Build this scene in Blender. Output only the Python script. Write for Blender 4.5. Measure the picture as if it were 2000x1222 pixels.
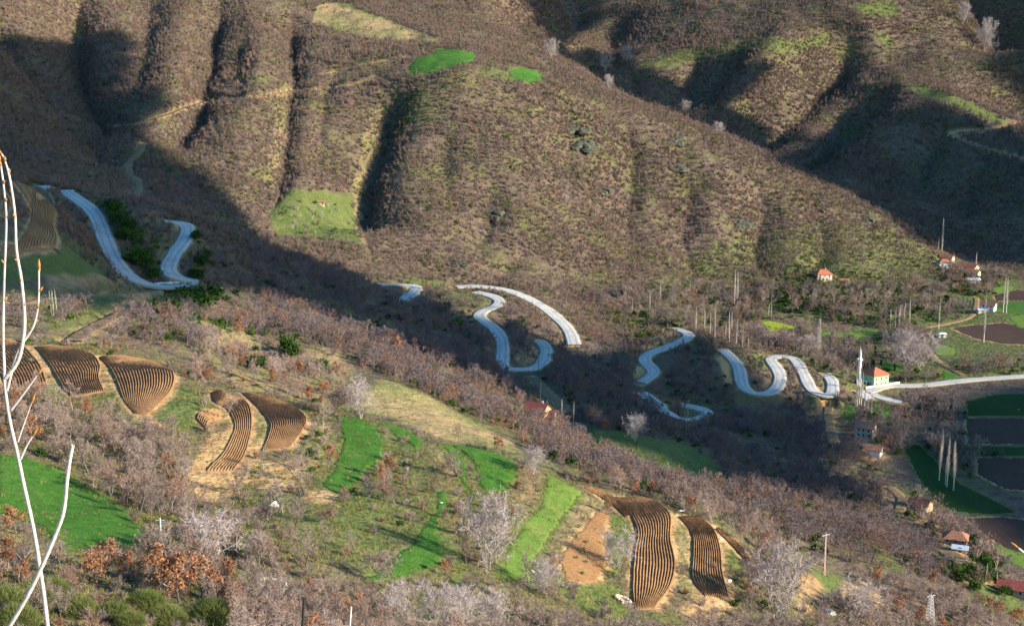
import bpy, bmesh, math, random
import numpy as np
from mathutils import Vector, Matrix

for o in list(bpy.data.objects):
    bpy.data.objects.remove(o)
random.seed(7)
rng = np.random.RandomState(11)
scene = bpy.context.scene
COL = scene.collection

# ---------------------------------------------------------------- camera
cam_d = bpy.data.cameras.new("camera")
cam_d.sensor_width = 36.0
cam_d.lens = 50.0
cam_d.clip_start = 0.3
cam_d.clip_end = 8000.0
cam = bpy.data.objects.new("camera", cam_d)
cam.location = (0, 0, 0)
cam.rotation_euler = (math.radians(90 - 13.0), 0, 0)
COL.objects.link(cam)
scene.camera = cam

# ---------------------------------------------------------------- sky and sun
SUN_EL, SUN_BEHIND = math.radians(20.0), math.radians(19.0)
SUN_DIR = Vector((math.cos(SUN_EL) * math.cos(SUN_BEHIND), -math.cos(SUN_EL) * math.sin(SUN_BEHIND), math.sin(SUN_EL)))
world = bpy.data.worlds.new("World")
scene.world = world
world.use_nodes = True
wn = world.node_tree
sky = wn.nodes.new("ShaderNodeTexSky")
sky.sky_type = 'NISHITA'
sky.sun_disc = False
sky.sun_elevation = SUN_EL
sky.sun_rotation = math.atan2(SUN_DIR.x, SUN_DIR.y)
sky.altitude = 700
sky.air_density = 1.3
sky.dust_density = 0.6
sky.ozone_density = 1.6
bg = wn.nodes["Background"]
bg.inputs[1].default_value = 0.12
hs = wn.nodes.new('ShaderNodeHueSaturation'); hs.inputs['Saturation'].default_value = 1.42
wn.links.new(sky.outputs[0], hs.inputs['Color']); wn.links.new(hs.outputs[0], bg.inputs[0])
sun_d = bpy.data.lights.new("sun", 'SUN')
sun_d.energy = 5.0
sun_d.angle = math.radians(0.5)
sun_d.color = (1.0, 0.89, 0.71)
sun = bpy.data.objects.new("sun", sun_d)
sun.rotation_euler = SUN_DIR.to_track_quat('Z', 'Y').to_euler()
sun.location = (400, -200, 400)
COL.objects.link(sun)
scene.view_settings.view_transform = 'Standard'
scene.view_settings.look = 'None'
scene.view_settings.exposure = 1.25
scene.view_settings.gamma = 1.0
scene.cycles.max_bounces = 4
scene.cycles.diffuse_bounces = 2
scene.cycles.glossy_bounces = 1
scene.cycles.transparent_max_bounces = 4
scene.cycles.use_fast_gi = False

# ---------------------------------------------------------------- helpers
def tag(o, label=None, cat=None, group=None, kind=None):
    if label: o['label'] = label
    if cat: o['category'] = cat
    if group: o['group'] = group
    if kind: o['kind'] = kind
    return o

def mesh_np(name, V, F, mat=None, smooth=False):
    """mesh from numpy arrays; F is (n,3) or (n,4), or a list of such arrays"""
    me = bpy.data.meshes.new(name)
    V = np.asarray(V, np.float32)
    Fs = F if isinstance(F, list) else [F]
    Fs = [np.asarray(f, np.int32) for f in Fs if len(f)]
    me.vertices.add(len(V)); me.vertices.foreach_set("co", V.ravel())
    sizes = np.concatenate([np.full(len(f), f.shape[1], np.int32) for f in Fs])
    me.loops.add(int(sizes.sum())); me.loops.foreach_set("vertex_index", np.concatenate([f.ravel() for f in Fs]))
    me.polygons.add(len(sizes))
    me.polygons.foreach_set("loop_start", np.concatenate([[0], np.cumsum(sizes)[:-1]]).astype(np.int32))
    me.update(calc_edges=True)
    if smooth:
        me.polygons.foreach_set("use_smooth", np.ones(len(sizes), bool))
    for m in (mat if isinstance(mat, (list, tuple)) else [mat]):
        if m: me.materials.append(m)
    return me

def link(name, me, parent=None, loc=None, rot=None, scale=None):
    o = bpy.data.objects.new(name, me)
    COL.objects.link(o)
    if parent: o.parent = parent
    if loc is not None: o.location = loc
    if rot is not None: o.rotation_euler = rot
    if scale is not None: o.scale = scale
    return o

def empty(name, loc, rz=0.0, scale=None):
    o = link(name, None, None, loc, (0, 0, rz), scale)
    o.empty_display_size = 0.5
    return o

def copy_tree(root, loc, rot=None, scale=None):
    r = root.copy(); COL.objects.link(r); r.location = loc
    if rot is not None: r.rotation_euler = rot
    if scale is not None: r.scale = scale
    for ch in list(root.children):
        c = ch.copy(); COL.objects.link(c); c.parent = r
        for g in list(ch.children):
            d = g.copy(); COL.objects.link(d); d.parent = c
    return r
# ---------------------------------------------------------------- terrain
# camera model used to turn a sight line of the survey into a point on the ground
FPX, CU, CV = 2778.0, 1000.0, 611.0
PITCH = math.radians(13.0)
CP, SP = math.cos(PITCH), math.sin(PITCH)

def ray(u, v):
    a = (np.asarray(u, float) - CU) / FPX
    b = (np.asarray(v, float) - CV) / FPX
    return np.stack([a, CP - b * SP, -SP - b * CP], -1)

SURVEY = [
 # near slope
 (0,1222,150),(300,1222,165),(600,1222,185),(900,1222,215),(1200,1222,250),(1500,1222,290),(1750,1222,340),(2000,1222,400),
 (0,1100,190),(300,1100,205),(600,1100,225),(900,1100,250),(1200,1100,290),(1500,1100,330),(1750,1120,385),(2000,1120,450),
 (0,980,225),(200,980,240),(400,980,265),(600,980,270),(800,1000,280),(1000,1000,300),(1200,1000,330),(1400,1010,345),
 (1500,1060,360),(1600,1100,380),
 (0,880,260),(200,880,280),(400,900,295),(600,900,310),(750,900,322),(900,900,335),(1050,930,338),
 (0,780,310),(200,790,318),(400,800,330),(600,830,345),(700,815,362),(850,850,358),
 (0,700,345),(180,720,352),(330,730,362),
 (0,662,365),(180,690,368),(350,740,365),(500,768,368),(650,810,368),
 # shoulder on the left
 (200,640,410),(300,640,430),(100,600,430),(300,600,490),(150,560,480),(400,566,585),(200,580,500),(0,560,430),(0,500,470),
 (100,480,510),(60,362,570),(0,355,560),(250,560,560),(250,520,590),
 # dry slope and ravine
 (700,740,430),(800,760,430),(850,800,415),(950,840,410),(1000,870,400),(500,700,450),(600,720,440),(600,650,520),(450,640,520),
 (700,680,520),(800,690,560),(900,740,560),(1050,800,550),(1100,850,500),(1200,900,480),(1300,930,470),(1400,960,455),
 (1500,980,470),(1600,1000,480),(1700,1040,480),(1800,1080,480),(1900,1100,470),(1250,860,530),(1350,880,540),
 # spur of the road
 (600,560,660),(500,560,630),(700,600,660),(800,620,690),(900,660,690),(950,700,670),(1100,720,680),(1200,760,660),(1300,800,640),
 (1400,860,600),(1500,860,620),(1600,860,640),(1550,930,560),(1700,950,580),
 (350,500,600),(340,432,640),(200,470,610),(140,385,660),(440,540,610),(650,545,740),(750,555,780),(800,565,790),(900,562,820),
 (980,575,805),(1000,560,830),(1100,620,790),(1100,660,755),(1200,650,800),(1350,650,775),(1300,690,740),(1270,720,720),
 (1250,750,705),(1400,690,745),(1440,750,715),(1500,780,712),(1530,730,735),(1500,698,755),(1580,740,730),(1620,780,715),
 (1640,740,735),(1380,820,670),(1300,790,680),
 # mountain on the left and in the middle
 (400,400,820),(300,350,860),(200,330,850),(100,300,850),(0,300,830),(250,240,950),(0,200,930),(100,200,960),(0,100,1020),
 (100,100,1060),(150,0,1200),(0,0,1150),(300,100,1080),(300,0,1250),(300,200,980),(400,200,985),(400,300,910),(400,100,1100),
 (400,0,1250),(550,200,1000),(550,300,930),(550,400,870),(550,100,1120),(550,20,1270),(500,460,810),
 (620,410,880),(560,450,845),(680,450,855),(620,370,905),(650,300,960),(680,200,1030),(700,150,1080),(750,500,830),(850,500,850),
 (1000,500,880),(900,400,920),(900,300,975),(900,200,1030),(800,200,1025),(800,300,965),(800,400,905),
 (780,165,1050),(900,148,1060),(1060,165,1090),(860,118,1100),(930,95,1150),(1030,150,1110),(800,80,1200),(730,50,1270),(620,20,1300),
 (680,70,1230),(850,60,1260),(950,40,1340),(800,0,1420),
 (1000,400,935),(1000,300,990),(1000,200,1050),(1100,250,1050),(1100,400,965),(1100,530,890),(1200,300,1060),(1200,400,1000),
 (1200,500,930),(1200,580,870),(1300,500,950),(1300,600,870),(1400,350,1070),(1400,450,1010),(1400,550,950),(1400,620,880),
 (1500,450,1040),(1500,550,960),(1500,620,890),(1600,540,970),(1600,600,910),(1600,460,1040),(1700,500,1040),(1700,600,920),
 (1800,560,990),(1800,620,910),(1850,600,960),
 (1830,500,1080),(1750,440,1110),(1650,390,1125),(1500,310,1150),(1350,240,1180),(1200,180,1210),(1080,110,1290),(1000,0,1450),
 # mountain behind on the right
 (1480,280,1500),(1700,40,1760),(1200,100,1720),(1300,0,1920),(1400,80,1750),(1400,200,1600),(1550,150,1620),(1600,60,1750),
 (1890,30,1860),(1950,130,1760),(2000,215,1660),(1980,100,2350),(1950,10,2450),(2000,0,2500),(1800,300,1420),(1900,450,1190),
 (1990,500,1130),(1700,330,1420),(1600,280,1470),(1770,165,1600),(1900,210,1530),(1990,250,1490),(1850,120,1700),(1750,90,1740),
 (1900,330,1350),(1990,350,1320),(1780,400,1290),(1850,470,1170),(1650,200,1590),(1060,10,1900),(1120,50,1800),
]
SURVEY_FLOOR = [(1500,650),(1600,680),(1700,650),(1710,750),(1800,700),(1900,660),(1990,660),(1990,590),(1920,600),(1900,740),
 (1800,750),(2000,740),(1900,800),(2000,800),(1900,900),(2000,900),(1820,950),(1950,1000),(2000,1050),(1760,850),(1830,880),(1960,540),
 (1900,560),(1720,690)]
FLOOR_Z = -213.0
SURVEY_XYZ = [(0,0,-1.8),(0,12,-8.5),(-20,12,-7.5),(20,12,-9.5),(0,60,-37),(-60,60,-33),(60,60,-42),(-120,0,2),(120,0,-18),(0,-60,20),(-150,-60,30),
 (150,-60,5),(0,110,-61),(-100,120,-60),(100,130,-76),(170,200,-125),(220,300,-175),(260,400,-205),(-160,250,-70),(-180,350,-80),(-250,500,-70),
 (-200,150,-40),(-350,300,-30),(-400,600,-40),(-400,900,-20),(-500,1200,40),(-300,1500,60),(0,1800,90),(-600,900,40),
 (300,600,-212),(320,800,-212),(420,1000,-213),(450,700,-212),(500,900,-206),(420,500,-211),(330,430,-211),
 (560,1250,-170),(640,1450,-120),(600,1700,-80),(400,2100,40),(800,2200,60),(1000,2700,120),(0,2300,90),(600,2700,90),(300,2000,0),(-800,1800,150),
 (-900,300,60),(-900,2700,250),(0,2700,180),(1100,1500,0),(330,1300,-190),(250,1280,-170),(130,1380,-135),(60,1520,-95),(180,1500,-150),
 (-217,640,-99),(-235,640,-97),(-175,640,-99),(640,1880,-170),(580,1990,-160),(720,1820,-165),(540,2080,-120),(690,2350,-60),(850,2300,-20),(760,2500,20),
 (30,1640,-80),(80,1640,-110)]

def tps_fit(P, lam):
    X = P[:, :2] / 100.0
    d = X[:, None] - X[None]
    r2 = (d ** 2).sum(-1)
    K = 0.5 * r2 * np.log(np.maximum(r2, 1e-12))
    n = len(P)
    A = np.zeros((n + 3, n + 3))
    A[:n, :n] = K + lam * np.eye(n)
    A[:n, n] = 1; A[:n, n+1:] = X
    A[n, :n] = 1; A[n+1:, :n] = X.T
    w = np.linalg.solve(A, np.concatenate([P[:, 2], np.zeros(3)]))
    return X, w

def tps_eval(fit, x, y):
    X, w = fit
    n = len(X)
    out = np.empty(x.shape)
    xf, yf, of = x.ravel() / 100.0, y.ravel() / 100.0, out.ravel()
    for i in range(0, xf.size, 20000):
        a, b = xf[i:i+20000], yf[i:i+20000]
        r2 = (a[:, None] - X[None, :, 0]) ** 2 + (b[:, None] - X[None, :, 1]) ** 2
        of[i:i+20000] = (0.5 * r2 * np.log(np.maximum(r2, 1e-12))) @ w[:n] + w[n] + w[n+1] * a + w[n+2] * b
    return of.reshape(x.shape)

def survey_points():
    P = []
    for u, v, Y in SURVEY:
        d = ray(u, v); P.append(d * (Y / d[1]))
    for u, v in SURVEY_FLOOR:
        d = ray(u, v); P.append(d * (FLOOR_Z / d[2]))
    return np.array(P + [np.array(p, float) for p in SURVEY_XYZ])

GX0, GX1, GY0, GY1, GS = -1000.0, 1200.0, -100.0, 2800.0, 2.0
NX, NY = int((GX1 - GX0) / GS) + 1, int((GY1 - GY0) / GS) + 1

def bicubic(G, fx, fy):
    """Catmull-Rom sampling of a grid G[iy, ix] at fractional indices."""
    ny, nx = G.shape
    fx = np.clip(fx, 1.0, nx - 3.001); fy = np.clip(fy, 1.0, ny - 3.001)
    ix = fx.astype(int); iy = fy.astype(int); tx = fx - ix; ty = fy - iy
    def wts(t):
        return (-0.5*t + t*t - 0.5*t**3, 1 - 2.5*t*t + 1.5*t**3, 0.5*t + 2*t*t - 1.5*t**3, -0.5*t*t + 0.5*t**3)
    wx, wy = wts(tx), wts(ty)
    r = 0.0
    for j in range(4):
        row = 0.0
        for i in range(4):
            row = row + wx[i] * G[iy + j - 1, ix + i - 1]
        r = r + wy[j] * row
    return r

def make_base():
    fit = tps_fit(survey_points(), 0.003)
    cs = 10.0
    xs = np.arange(GX0 - 20, GX1 + 41, cs); ys = np.arange(GY0 - 20, GY1 + 41, cs)
    X, Y = np.meshgrid(xs, ys)
    C = tps_eval(fit, X, Y)
    gx = GX0 + GS * np.arange(NX); gy = GY0 + GS * np.arange(NY)
    X, Y = np.meshgrid(gx, gy)
    return bicubic(C, (X - xs[0]) / cs, (Y - ys[0]) / cs), X, Y

GRID, GXX, GYY = make_base()

def H(x, y, G=None):
    G = GRID if G is None else G
    return bicubic(G, (np.asarray(x, float) - GX0) / GS, (np.asarray(y, float) - GY0) / GS)

def cast(u, v, t0=100.0, t1=2700.0, step=2.0):
    """first ground point along each sight line (t measured along world Y)"""
    u = np.atleast_1d(np.asarray(u, float)); v = np.atleast_1d(np.asarray(v, float))
    d = ray(u, v); d = d / d[:, 1:2]
    ts = np.arange(t0, t1, step)
    out = np.empty((len(u), 3))
    for i0 in range(0, len(u), 400):
        dd = d[i0:i0+400]
        x = dd[:, 0:1] * ts; y = np.broadcast_to(ts, x.shape); z = dd[:, 2:3] * ts
        ix = np.clip(((x - GX0) / GS + .5).astype(int), 0, NX - 1); iy = np.clip(((y - GY0) / GS + .5).astype(int), 0, NY - 1)
        below = GRID[iy, ix] > z
        k = np.where(below.any(1), below.argmax(1), len(ts) - 1)
        lo = ts[np.maximum(k - 2, 0)]; hi = ts[k] + step
        for _ in range(18):
            m = 0.5 * (lo + hi)
            b = H(dd[:, 0] * m, m) > dd[:, 2] * m
            hi = np.where(b, m, hi); lo = np.where(b, lo, m)
        m = 0.5 * (lo + hi)
        out[i0:i0+400] = dd * m[:, None]
        out[i0:i0+400, 2] = H(out[i0:i0+400, 0], out[i0:i0+400, 1])
    return out

def vnoise(x, y, s, seed=0):
    """smooth value noise in -1..1 with cell size s"""
    R = np.random.RandomState(seed).uniform(-1, 1, (256, 256))
    x = np.asarray(x, float) / s + 1000; y = np.asarray(y, float) / s + 1000
    ix = np.floor(x).astype(int); iy = np.floor(y).astype(int)
    tx = x - ix; ty = y - iy
    tx = tx * tx * (3 - 2 * tx); ty = ty * ty * (3 - 2 * ty)
    a, b = R[iy % 256, ix % 256], R[iy % 256, (ix + 1) % 256]
    c, d = R[(iy + 1) % 256, ix % 256], R[(iy + 1) % 256, (ix + 1) % 256]
    return (a * (1 - tx) + b * tx) * (1 - ty) + (c * (1 - tx) + d * tx) * ty

def fbm(x, y, s, seed=0, n=3):
    r, a, t = 0.0, 1.0, 0.0
    for i in range(n):
        r = r + a * vnoise(x, y, s / 2 ** i, seed + i); t += a; a *= 0.5
    return r / t
# ---------------------------------------------------------------- gullies and ribs on the mountains
def spline(pts, n):
    """points along a polyline, smoothed (Catmull-Rom), n samples"""
    P = np.asarray(pts, float)
    k = len(P)
    if k == 2:
        t = np.linspace(0, 1, n)[:, None]
        return P[0] * (1 - t) + P[1] * t
    E = np.vstack([2 * P[0] - P[1], P, 2 * P[-1] - P[-2]])
    s = np.linspace(0, k - 1 - 1e-9, n)
    i = s.astype(int); t = (s - i)[:, None]
    a, b, c, d = E[i], E[i + 1], E[i + 2], E[i + 3]
    return 0.5 * (2*b + (c - a)*t + (2*a - 5*b + 4*c - d)*t**2 + (3*b - a - 3*c + d)*t**3)

def resample(P, step):
    s = np.concatenate([[0], np.cumsum(np.linalg.norm(np.diff(P[:, :2], axis=0), axis=1))])
    n = max(2, int(s[-1] / step) + 1)
    q = np.linspace(0, s[-1], n)
    return np.stack([np.interp(q, s, P[:, i]) for i in range(P.shape[1])], 1)

def line_field(P, R, extra=None):
    """for grid cells within R of polyline P: indices, signed distance (right positive), arc 0..1, extra interpolated"""
    x0, x1 = P[:, 0].min() - R, P[:, 0].max() + R
    y0, y1 = P[:, 1].min() - R, P[:, 1].max() + R
    i0, i1 = max(0, int((x0 - GX0) / GS)), min(NX, int((x1 - GX0) / GS) + 2)
    j0, j1 = max(0, int((y0 - GY0) / GS)), min(NY, int((y1 - GY0) / GS) + 2)
    X = GXX[j0:j1, i0:i1]; Y = GYY[j0:j1, i0:i1]
    best = np.full(X.shape, 1e9); sd = np.zeros(X.shape); arc = np.zeros(X.shape)
    n = len(P) - 1
    for k in range(n):
        a, b = P[k, :2], P[k+1, :2]
        # only the window round this segment
        wi0 = max(0, int((min(a[0], b[0]) - R - X[0, 0]) / GS)); wi1 = int((max(a[0], b[0]) + R - X[0, 0]) / GS) + 2
        wj0 = max(0, int((min(a[1], b[1]) - R - Y[0, 0]) / GS)); wj1 = int((max(a[1], b[1]) + R - Y[0, 0]) / GS) + 2
        if wi1 <= wi0 or wj1 <= wj0: continue
        W = np.s_[wj0:wj1, wi0:wi1]
        e = b - a; L2 = (e ** 2).sum() + 1e-9
        t = np.clip(((X[W] - a[0]) * e[0] + (Y[W] - a[1]) * e[1]) / L2, 0, 1)
        dx, dy = X[W] - a[0] - t * e[0], Y[W] - a[1] - t * e[1]
        d = np.hypot(dx, dy); m = d < best[W]
        best[W] = np.where(m, d, best[W])
        sd[W] = np.where(m, np.sign(e[0] * dy - e[1] * dx) * -d, sd[W])
        arc[W] = np.where(m, (k + t) / n, arc[W])
    return np.s_[j0:j1, i0:i1], best, sd, arc

# (points seen from the survey station, depth m, half width left, half width right, bump on the right)
GULLIES = [
 ([(152,-20),(156,60),(162,110),(185,160),(208,215),(232,248)], 30, 20, 30, 6),
 ([(-10,20),(30,85),(75,130),(120,180)], 22, 26, 34, 5),
 ([(300,-10),(290,60),(285,120),(270,200)], 10, 20, 26, 3),
 ([(432,-10),(418,90),(400,160),(387,208),(362,245),(345,290)], 19, 14, 20, 5),
 ([(566,10),(577,90),(574,150),(560,220),(550,310),(537,370),(518,425)], 17, 13, 19, 4),
 ([(800,150),(765,190),(738,265),(718,335),(708,385),(714,450)], 22, 18, 32, 6),
 ([(660,120),(640,170),(625,240),(618,330)], 9, 14, 18, 3),
 ([(480,60),(470,130),(462,200)], 7, 14, 18, 2),
 ([(1115,215),(1112,280),(1120,340)], 7, 12, 18, 3),
 ([(880,260),(870,330),(880,420)], 6, 14, 18, 2),
 ([(960,330),(950,420),(930,500)], 7, 14, 18, 2),
 ([(1030,480),(960,560)], 4, 12, 14, 2),
 ([(1660,40),(1650,90),(1610,135),(1550,195),(1500,250),(1470,295)], 46, 40, 40, 18),
 ([(1745,160),(1690,210),(1620,265),(1545,325)], 38, 24, 46, 14),
 ([(1440,110),(1400,190),(1385,235)], 20, 22, 32, 5),
 ([(1365,110),(1345,170),(1335,215)], 18, 20, 26, 4),
 ([(1560,120),(1500,190),(1450,240)], 12, 24, 30, 4),
 ([(1010,0),(1035,45),(1065,95)], 22, 22, 50, 0),
 ([(1230,20),(1200,80),(1185,130)], 14, 30, 44, 4),
 ([(1130,0),(1120,60)], 16, 24, 34, 4),
 ([(1480,360),(1490,420),(1480,480),(1500,540)], 9, 16, 20, 3),
 ([(1340,300),(1350,380),(1340,470),(1370,550)], 7, 16, 18, 2),
 ([(1600,400),(1610,470),(1600,530)], 7, 14, 18, 2),
 ([(1230,230),(1240,320),(1230,420),(1240,520)], 6, 16, 20, 2),
 ([(1850,240),(1810,320),(1770,390)], 16, 30, 44, 5),
 ([(1930,290),(1900,370),(1880,430)], 12, 26, 36, 4),
 ([(60,140),(110,200),(170,260),(230,330)], 12, 24, 30, 4),
 ([(1000,690),(1040,760),(1120,830),(1250,900)], 5, 14, 20, 2),
 ([(430,640),(520,700),(560,730)], 6, 14, 18, 2),
]
def carve():
    D = np.zeros_like(GRID)
    for pts, h, wl, wr, bump in GULLIES:
        p = spline(pts, 40)
        q = cast(p[:, 0], p[:, 1])
        q = q[np.concatenate([[True], np.abs(np.diff(q[:, 1])) < 120])]
        q = resample(q, 6.0)
        q[:, 0] += 3.5 * fbm(q[:, 1], q[:, 1] * 0 + h, 40, 5)
        S, d, sd, arc = line_field(q, 2.6 * max(wl, wr))
        w = np.where(sd > 0, wr, wl)
        taper = np.clip(np.minimum(arc, 1 - arc) * 6, 0, 1) ** 0.7
        prof = -h * np.exp(-(d / w) ** 1.15 * 1.35) + np.where(sd > 0, bump * np.exp(-((sd - 1.5 * wr) / (0.7 * wr)) ** 2), 0)
        prof = np.where(d < 1e8, prof, 0)
        D[S] += taper * prof
    return D
GRID = GRID + carve()
far = np.clip((GYY - 700) / 300, 0.25, 1.0)
floor_like = np.clip((GRID - (FLOOR_Z + 4)) / 14, 0.0, 1)
GRID = GRID + floor_like * (far * (5.0 * fbm(GXX, GYY, 90, 21, 4) + 2.4 * (np.abs(fbm(GXX, GYY * .45, 34, 27, 2)) - .3) + 1.6 * fbm(GXX, GYY, 16, 31, 2)) + 0.35 * fbm(GXX, GYY, 7, 41, 2))

# ---------------------------------------------------------------- roads
ROADS = [  # name, width, points
 ('road', 6.5, [(84,363),(90,365),(96,368)]),
 ('road', 7.0, [(129,373),(136,378),(158,393),(182,411),(195,436),(202,461),(213,487),(227,512),(250,537),(278,555),(307,565),(340,566),(368,565),
   (388,561),(384,554),(352,551),(330,537),(326,516),(340,493),(360,471),(368,448),(356,434),(328,426),(318,424)]),
 ('road', 7.6, [(735,552),(760,554),(790,557),(812,563),(812,570),(798,577),(788,586)]),
 ('road', 7.6, [(890,560),(940,558),(986,564),(1017,575),(1052,594),(1080,613),(1101,633),(1115,652),(1121,675)]),
 ('road', 7.0, [(928,570),(945,573),(965,578),(977,589),(965,601),(944,606),(934,614),(944,626),(965,641),(980,664),(982,690),(980,712),(996,724),(1028,724),(1052,714),(1065,697),(1066,680),(1052,664)]),
 ('road', 7.0, [(1312,644),(1326,645),(1343,649),(1345,658),(1318,672),(1282,684),(1257,695),(1264,711),(1281,724),(1270,738),(1252,750)]),
 ('road', 6.5, [(1252,766),(1280,788),(1300,799),(1330,814),(1365,818),(1386,815),(1370,800),(1345,790),(1321,785)]),
 ('road', 6.9, [(1412,680),(1433,701),(1445,722),(1449,750),(1464,770),(1488,779),(1509,770),(1522,750),(1524,729),(1511,708),(1502,696),(1524,694),(1552,703),
   (1569,725),(1580,750),(1588,771),(1606,782),(1624,782),(1626,757),(1626,739),(1611,727)]),
 ('road', 6.5, [(1692,764),(1720,757),(1751,754),(1807,751),(1860,745),(1912,740),(2000,734),(2060,730)]),
 ('road', 6.0, [(1676,762),(1684,771),(1700,780)]),
 ('road', 6.0, [(1697,765),(1713,775),(1748,783),(1762,786)]),
]
TRACKS = [
 ('dirt_track', 3.6, (278,276),(273,297),(249,322),(255,343),(270,357),(262,388)),
 ('dirt_track', 3.6, (225,246),(280,240),(330,222),(385,203),(450,192),(520,187),(570,178),(640,172),(700,160),(745,150)),
 ('dirt_track', 3.4, (640,142),(700,128),(760,116),(800,108)),
 ('dirt_track', 5.0, (800,66),(840,72),(880,82)),
 ('red_track', 4.5, (1846,257),(1877,273),(1930,290),(2000,310),(2040,322)),
 ('red_track', 4.5, (1850,259),(1912,255),(1965,247),(1984,237),(2030,242)),
 ('dirt_track', 6.0, (345,572),(310,583),(260,600),(215,622),(175,643),(140,662)),
 ('dirt_track', 5.0, (30,590),(100,580),(170,575),(240,572),(300,570)),
 ('dirt_track', 6.5, (1036,738),(1057,758),(1071,771),(1092,792),(1108,806)),
 ('dirt_track', 5.0, (1124,830),(1130,838),(1136,848),(1135,866)),
 ('dirt_track', 3.5, (1802,673),(1821,694),(1835,708),(1881,732)),
 ('dirt_track', 3.5, (1906,580),(1907,596),(1895,618),(1860,629),(1800,640)),
 ('dirt_track', 4.0, (1738,952),(1756,966),(1762,980),(1752,1004)),
 ('dirt_track', 7.0, (1838,1070),(1862,1088),(1895,1110),(1935,1133)),
 ('dirt_track', 5.0, (1618,792),(1617,809),(1622,844),(1630,866)),
]
def road_line(pts, smooth=5):
    p = spline(pts, 16 * len(pts))
    q = cast(p[:, 0], p[:, 1])
    keep = np.concatenate([[True], np.abs(np.diff(q[:, 1])) < 60])
    q = resample(q[keep], 2.5)
    for _ in range(smooth):
        q[1:-1, :2] = 0.25 * q[:-2, :2] + 0.5 * q[1:-1, :2] + 0.25 * q[2:, :2]
    q = resample(q, 2.5)
    z = H(q[:, 0], q[:, 1])
    k = min(15, len(z) // 2 * 2 - 1)
    zp = np.pad(z, k // 2, mode='edge')
    q[:, 2] = np.convolve(zp, np.ones(k) / k, 'valid')[:len(z)]
    return q
ROAD_LINES = [(n, w, road_line(p)) for n, w, p in ROADS]
TRACK_LINES = [(t[0], t[1], road_line(t[2:])) for t in TRACKS]
ROADD_MAIN = np.full(GRID.shape, 1e3)
ROADD = np.full(GRID.shape, 1e3)          # distance from the edge of the nearest road or track
for name, w, q in ROAD_LINES + TRACK_LINES:
    S, d, sd, arc = line_field(q, w / 2 + 9)
    rz = np.interp(arc, np.linspace(0, 1, len(q)), q[:, 2])
    b = np.clip((d - w / 2 - 0.8) / (4.5 if name == 'road' else 2.5), 0, 1)
    b = b * b * (3 - 2 * b)
    GRID[S] = np.where(d < 1e8, (rz - 0.3) * (1 - b) + GRID[S] * b, GRID[S])
    ROADD[S] = np.minimum(ROADD[S], d - w / 2)
    if name == 'road': ROADD_MAIN[S] = np.minimum(ROADD_MAIN[S], d - w / 2)

# ---------------------------------------------------------------- land cover maps on the 2 m grid
def blank(): return np.zeros(GRID.shape, np.float32)
COVER = {k: blank() for k in ('grass', 'straw', 'earth', 'crop')}
BARE = blank()                          # 1 where no scrub grows
def outline(poly, dens=6.0):
    P = []
    for a, b in zip(poly, poly[1:] + poly[:1]):
        n = max(2, int(math.hypot(b[0] - a[0], b[1] - a[1]) / dens))
        for i in range(n): P.append((a[0] + (b[0] - a[0]) * i / n, a[1] + (b[1] - a[1]) * i / n))
    P = np.array(P)
    return cast(P[:, 0], P[:, 1])

def inside(P, X, Y):
    r = np.zeros(X.shape, bool)
    for a, b in zip(P, np.roll(P, -1, axis=0)):
        c = (a[1] > Y) != (b[1] > Y)
        with np.errstate(divide='ignore', invalid='ignore'):
            r ^= c & (X < (b[0] - a[0]) * (Y - a[1]) / (b[1] - a[1] + 1e-12) + a[0])
    return r

def paint(poly, kind, strength=1.0, soft=6.0, bare=None, rough=0.5):
    P = outline(poly) if not isinstance(poly, np.ndarray) else poly
    R = soft * 2 + 4
    i0, i1 = max(0, int((P[:, 0].min() - R - GX0) / GS)), min(NX, int((P[:, 0].max() + R - GX0) / GS) + 2)
    j0, j1 = max(0, int((P[:, 1].min() - R - GY0) / GS)), min(NY, int((P[:, 1].max() + R - GY0) / GS) + 2)
    S = np.s_[j0:j1, i0:i1]
    X, Y = GXX[S], GYY[S]
    m = inside(P, X + rough * soft * fbm(X, Y, 12, 3), Y + rough * soft * fbm(X, Y, 12, 8)).astype(np.float32)
    k = int(soft / GS)
    for _ in range(max(0, k)):              # blur by one cell, k times
        m = np.pad(m, 1, mode='edge')
        m = (m[1:-1, 1:-1] * 2 + m[:-2, 1:-1] + m[2:, 1:-1] + m[1:-1, :-2] + m[1:-1, 2:]) / 6
    if kind:
        for c in COVER:
            COVER[c][S] *= 1 - m * strength
        COVER[kind][S] += m * strength
    if bare is not None:
        BARE[S] = BARE[S] * (1 - m) + m * bare
    return P

def band(pts, width, kind, strength=1.0, bare=None):
    p = spline(pts, 14 * len(pts)); q = resample(cast(p[:, 0], p[:, 1]), 4.0)
    S, d, sd, arc = line_field(q, width * 1.6)
    m = np.clip(1.3 - d / (width * 0.5) + 0.5 * fbm(GXX[S], GYY[S], 9, 4), 0, 1) * (d < 1e8)
    for c in COVER: COVER[c][S] *= 1 - m * strength
    COVER[kind][S] += m * strength
    if bare is not None: BARE[S] = np.maximum(BARE[S], m * bare)

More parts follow.
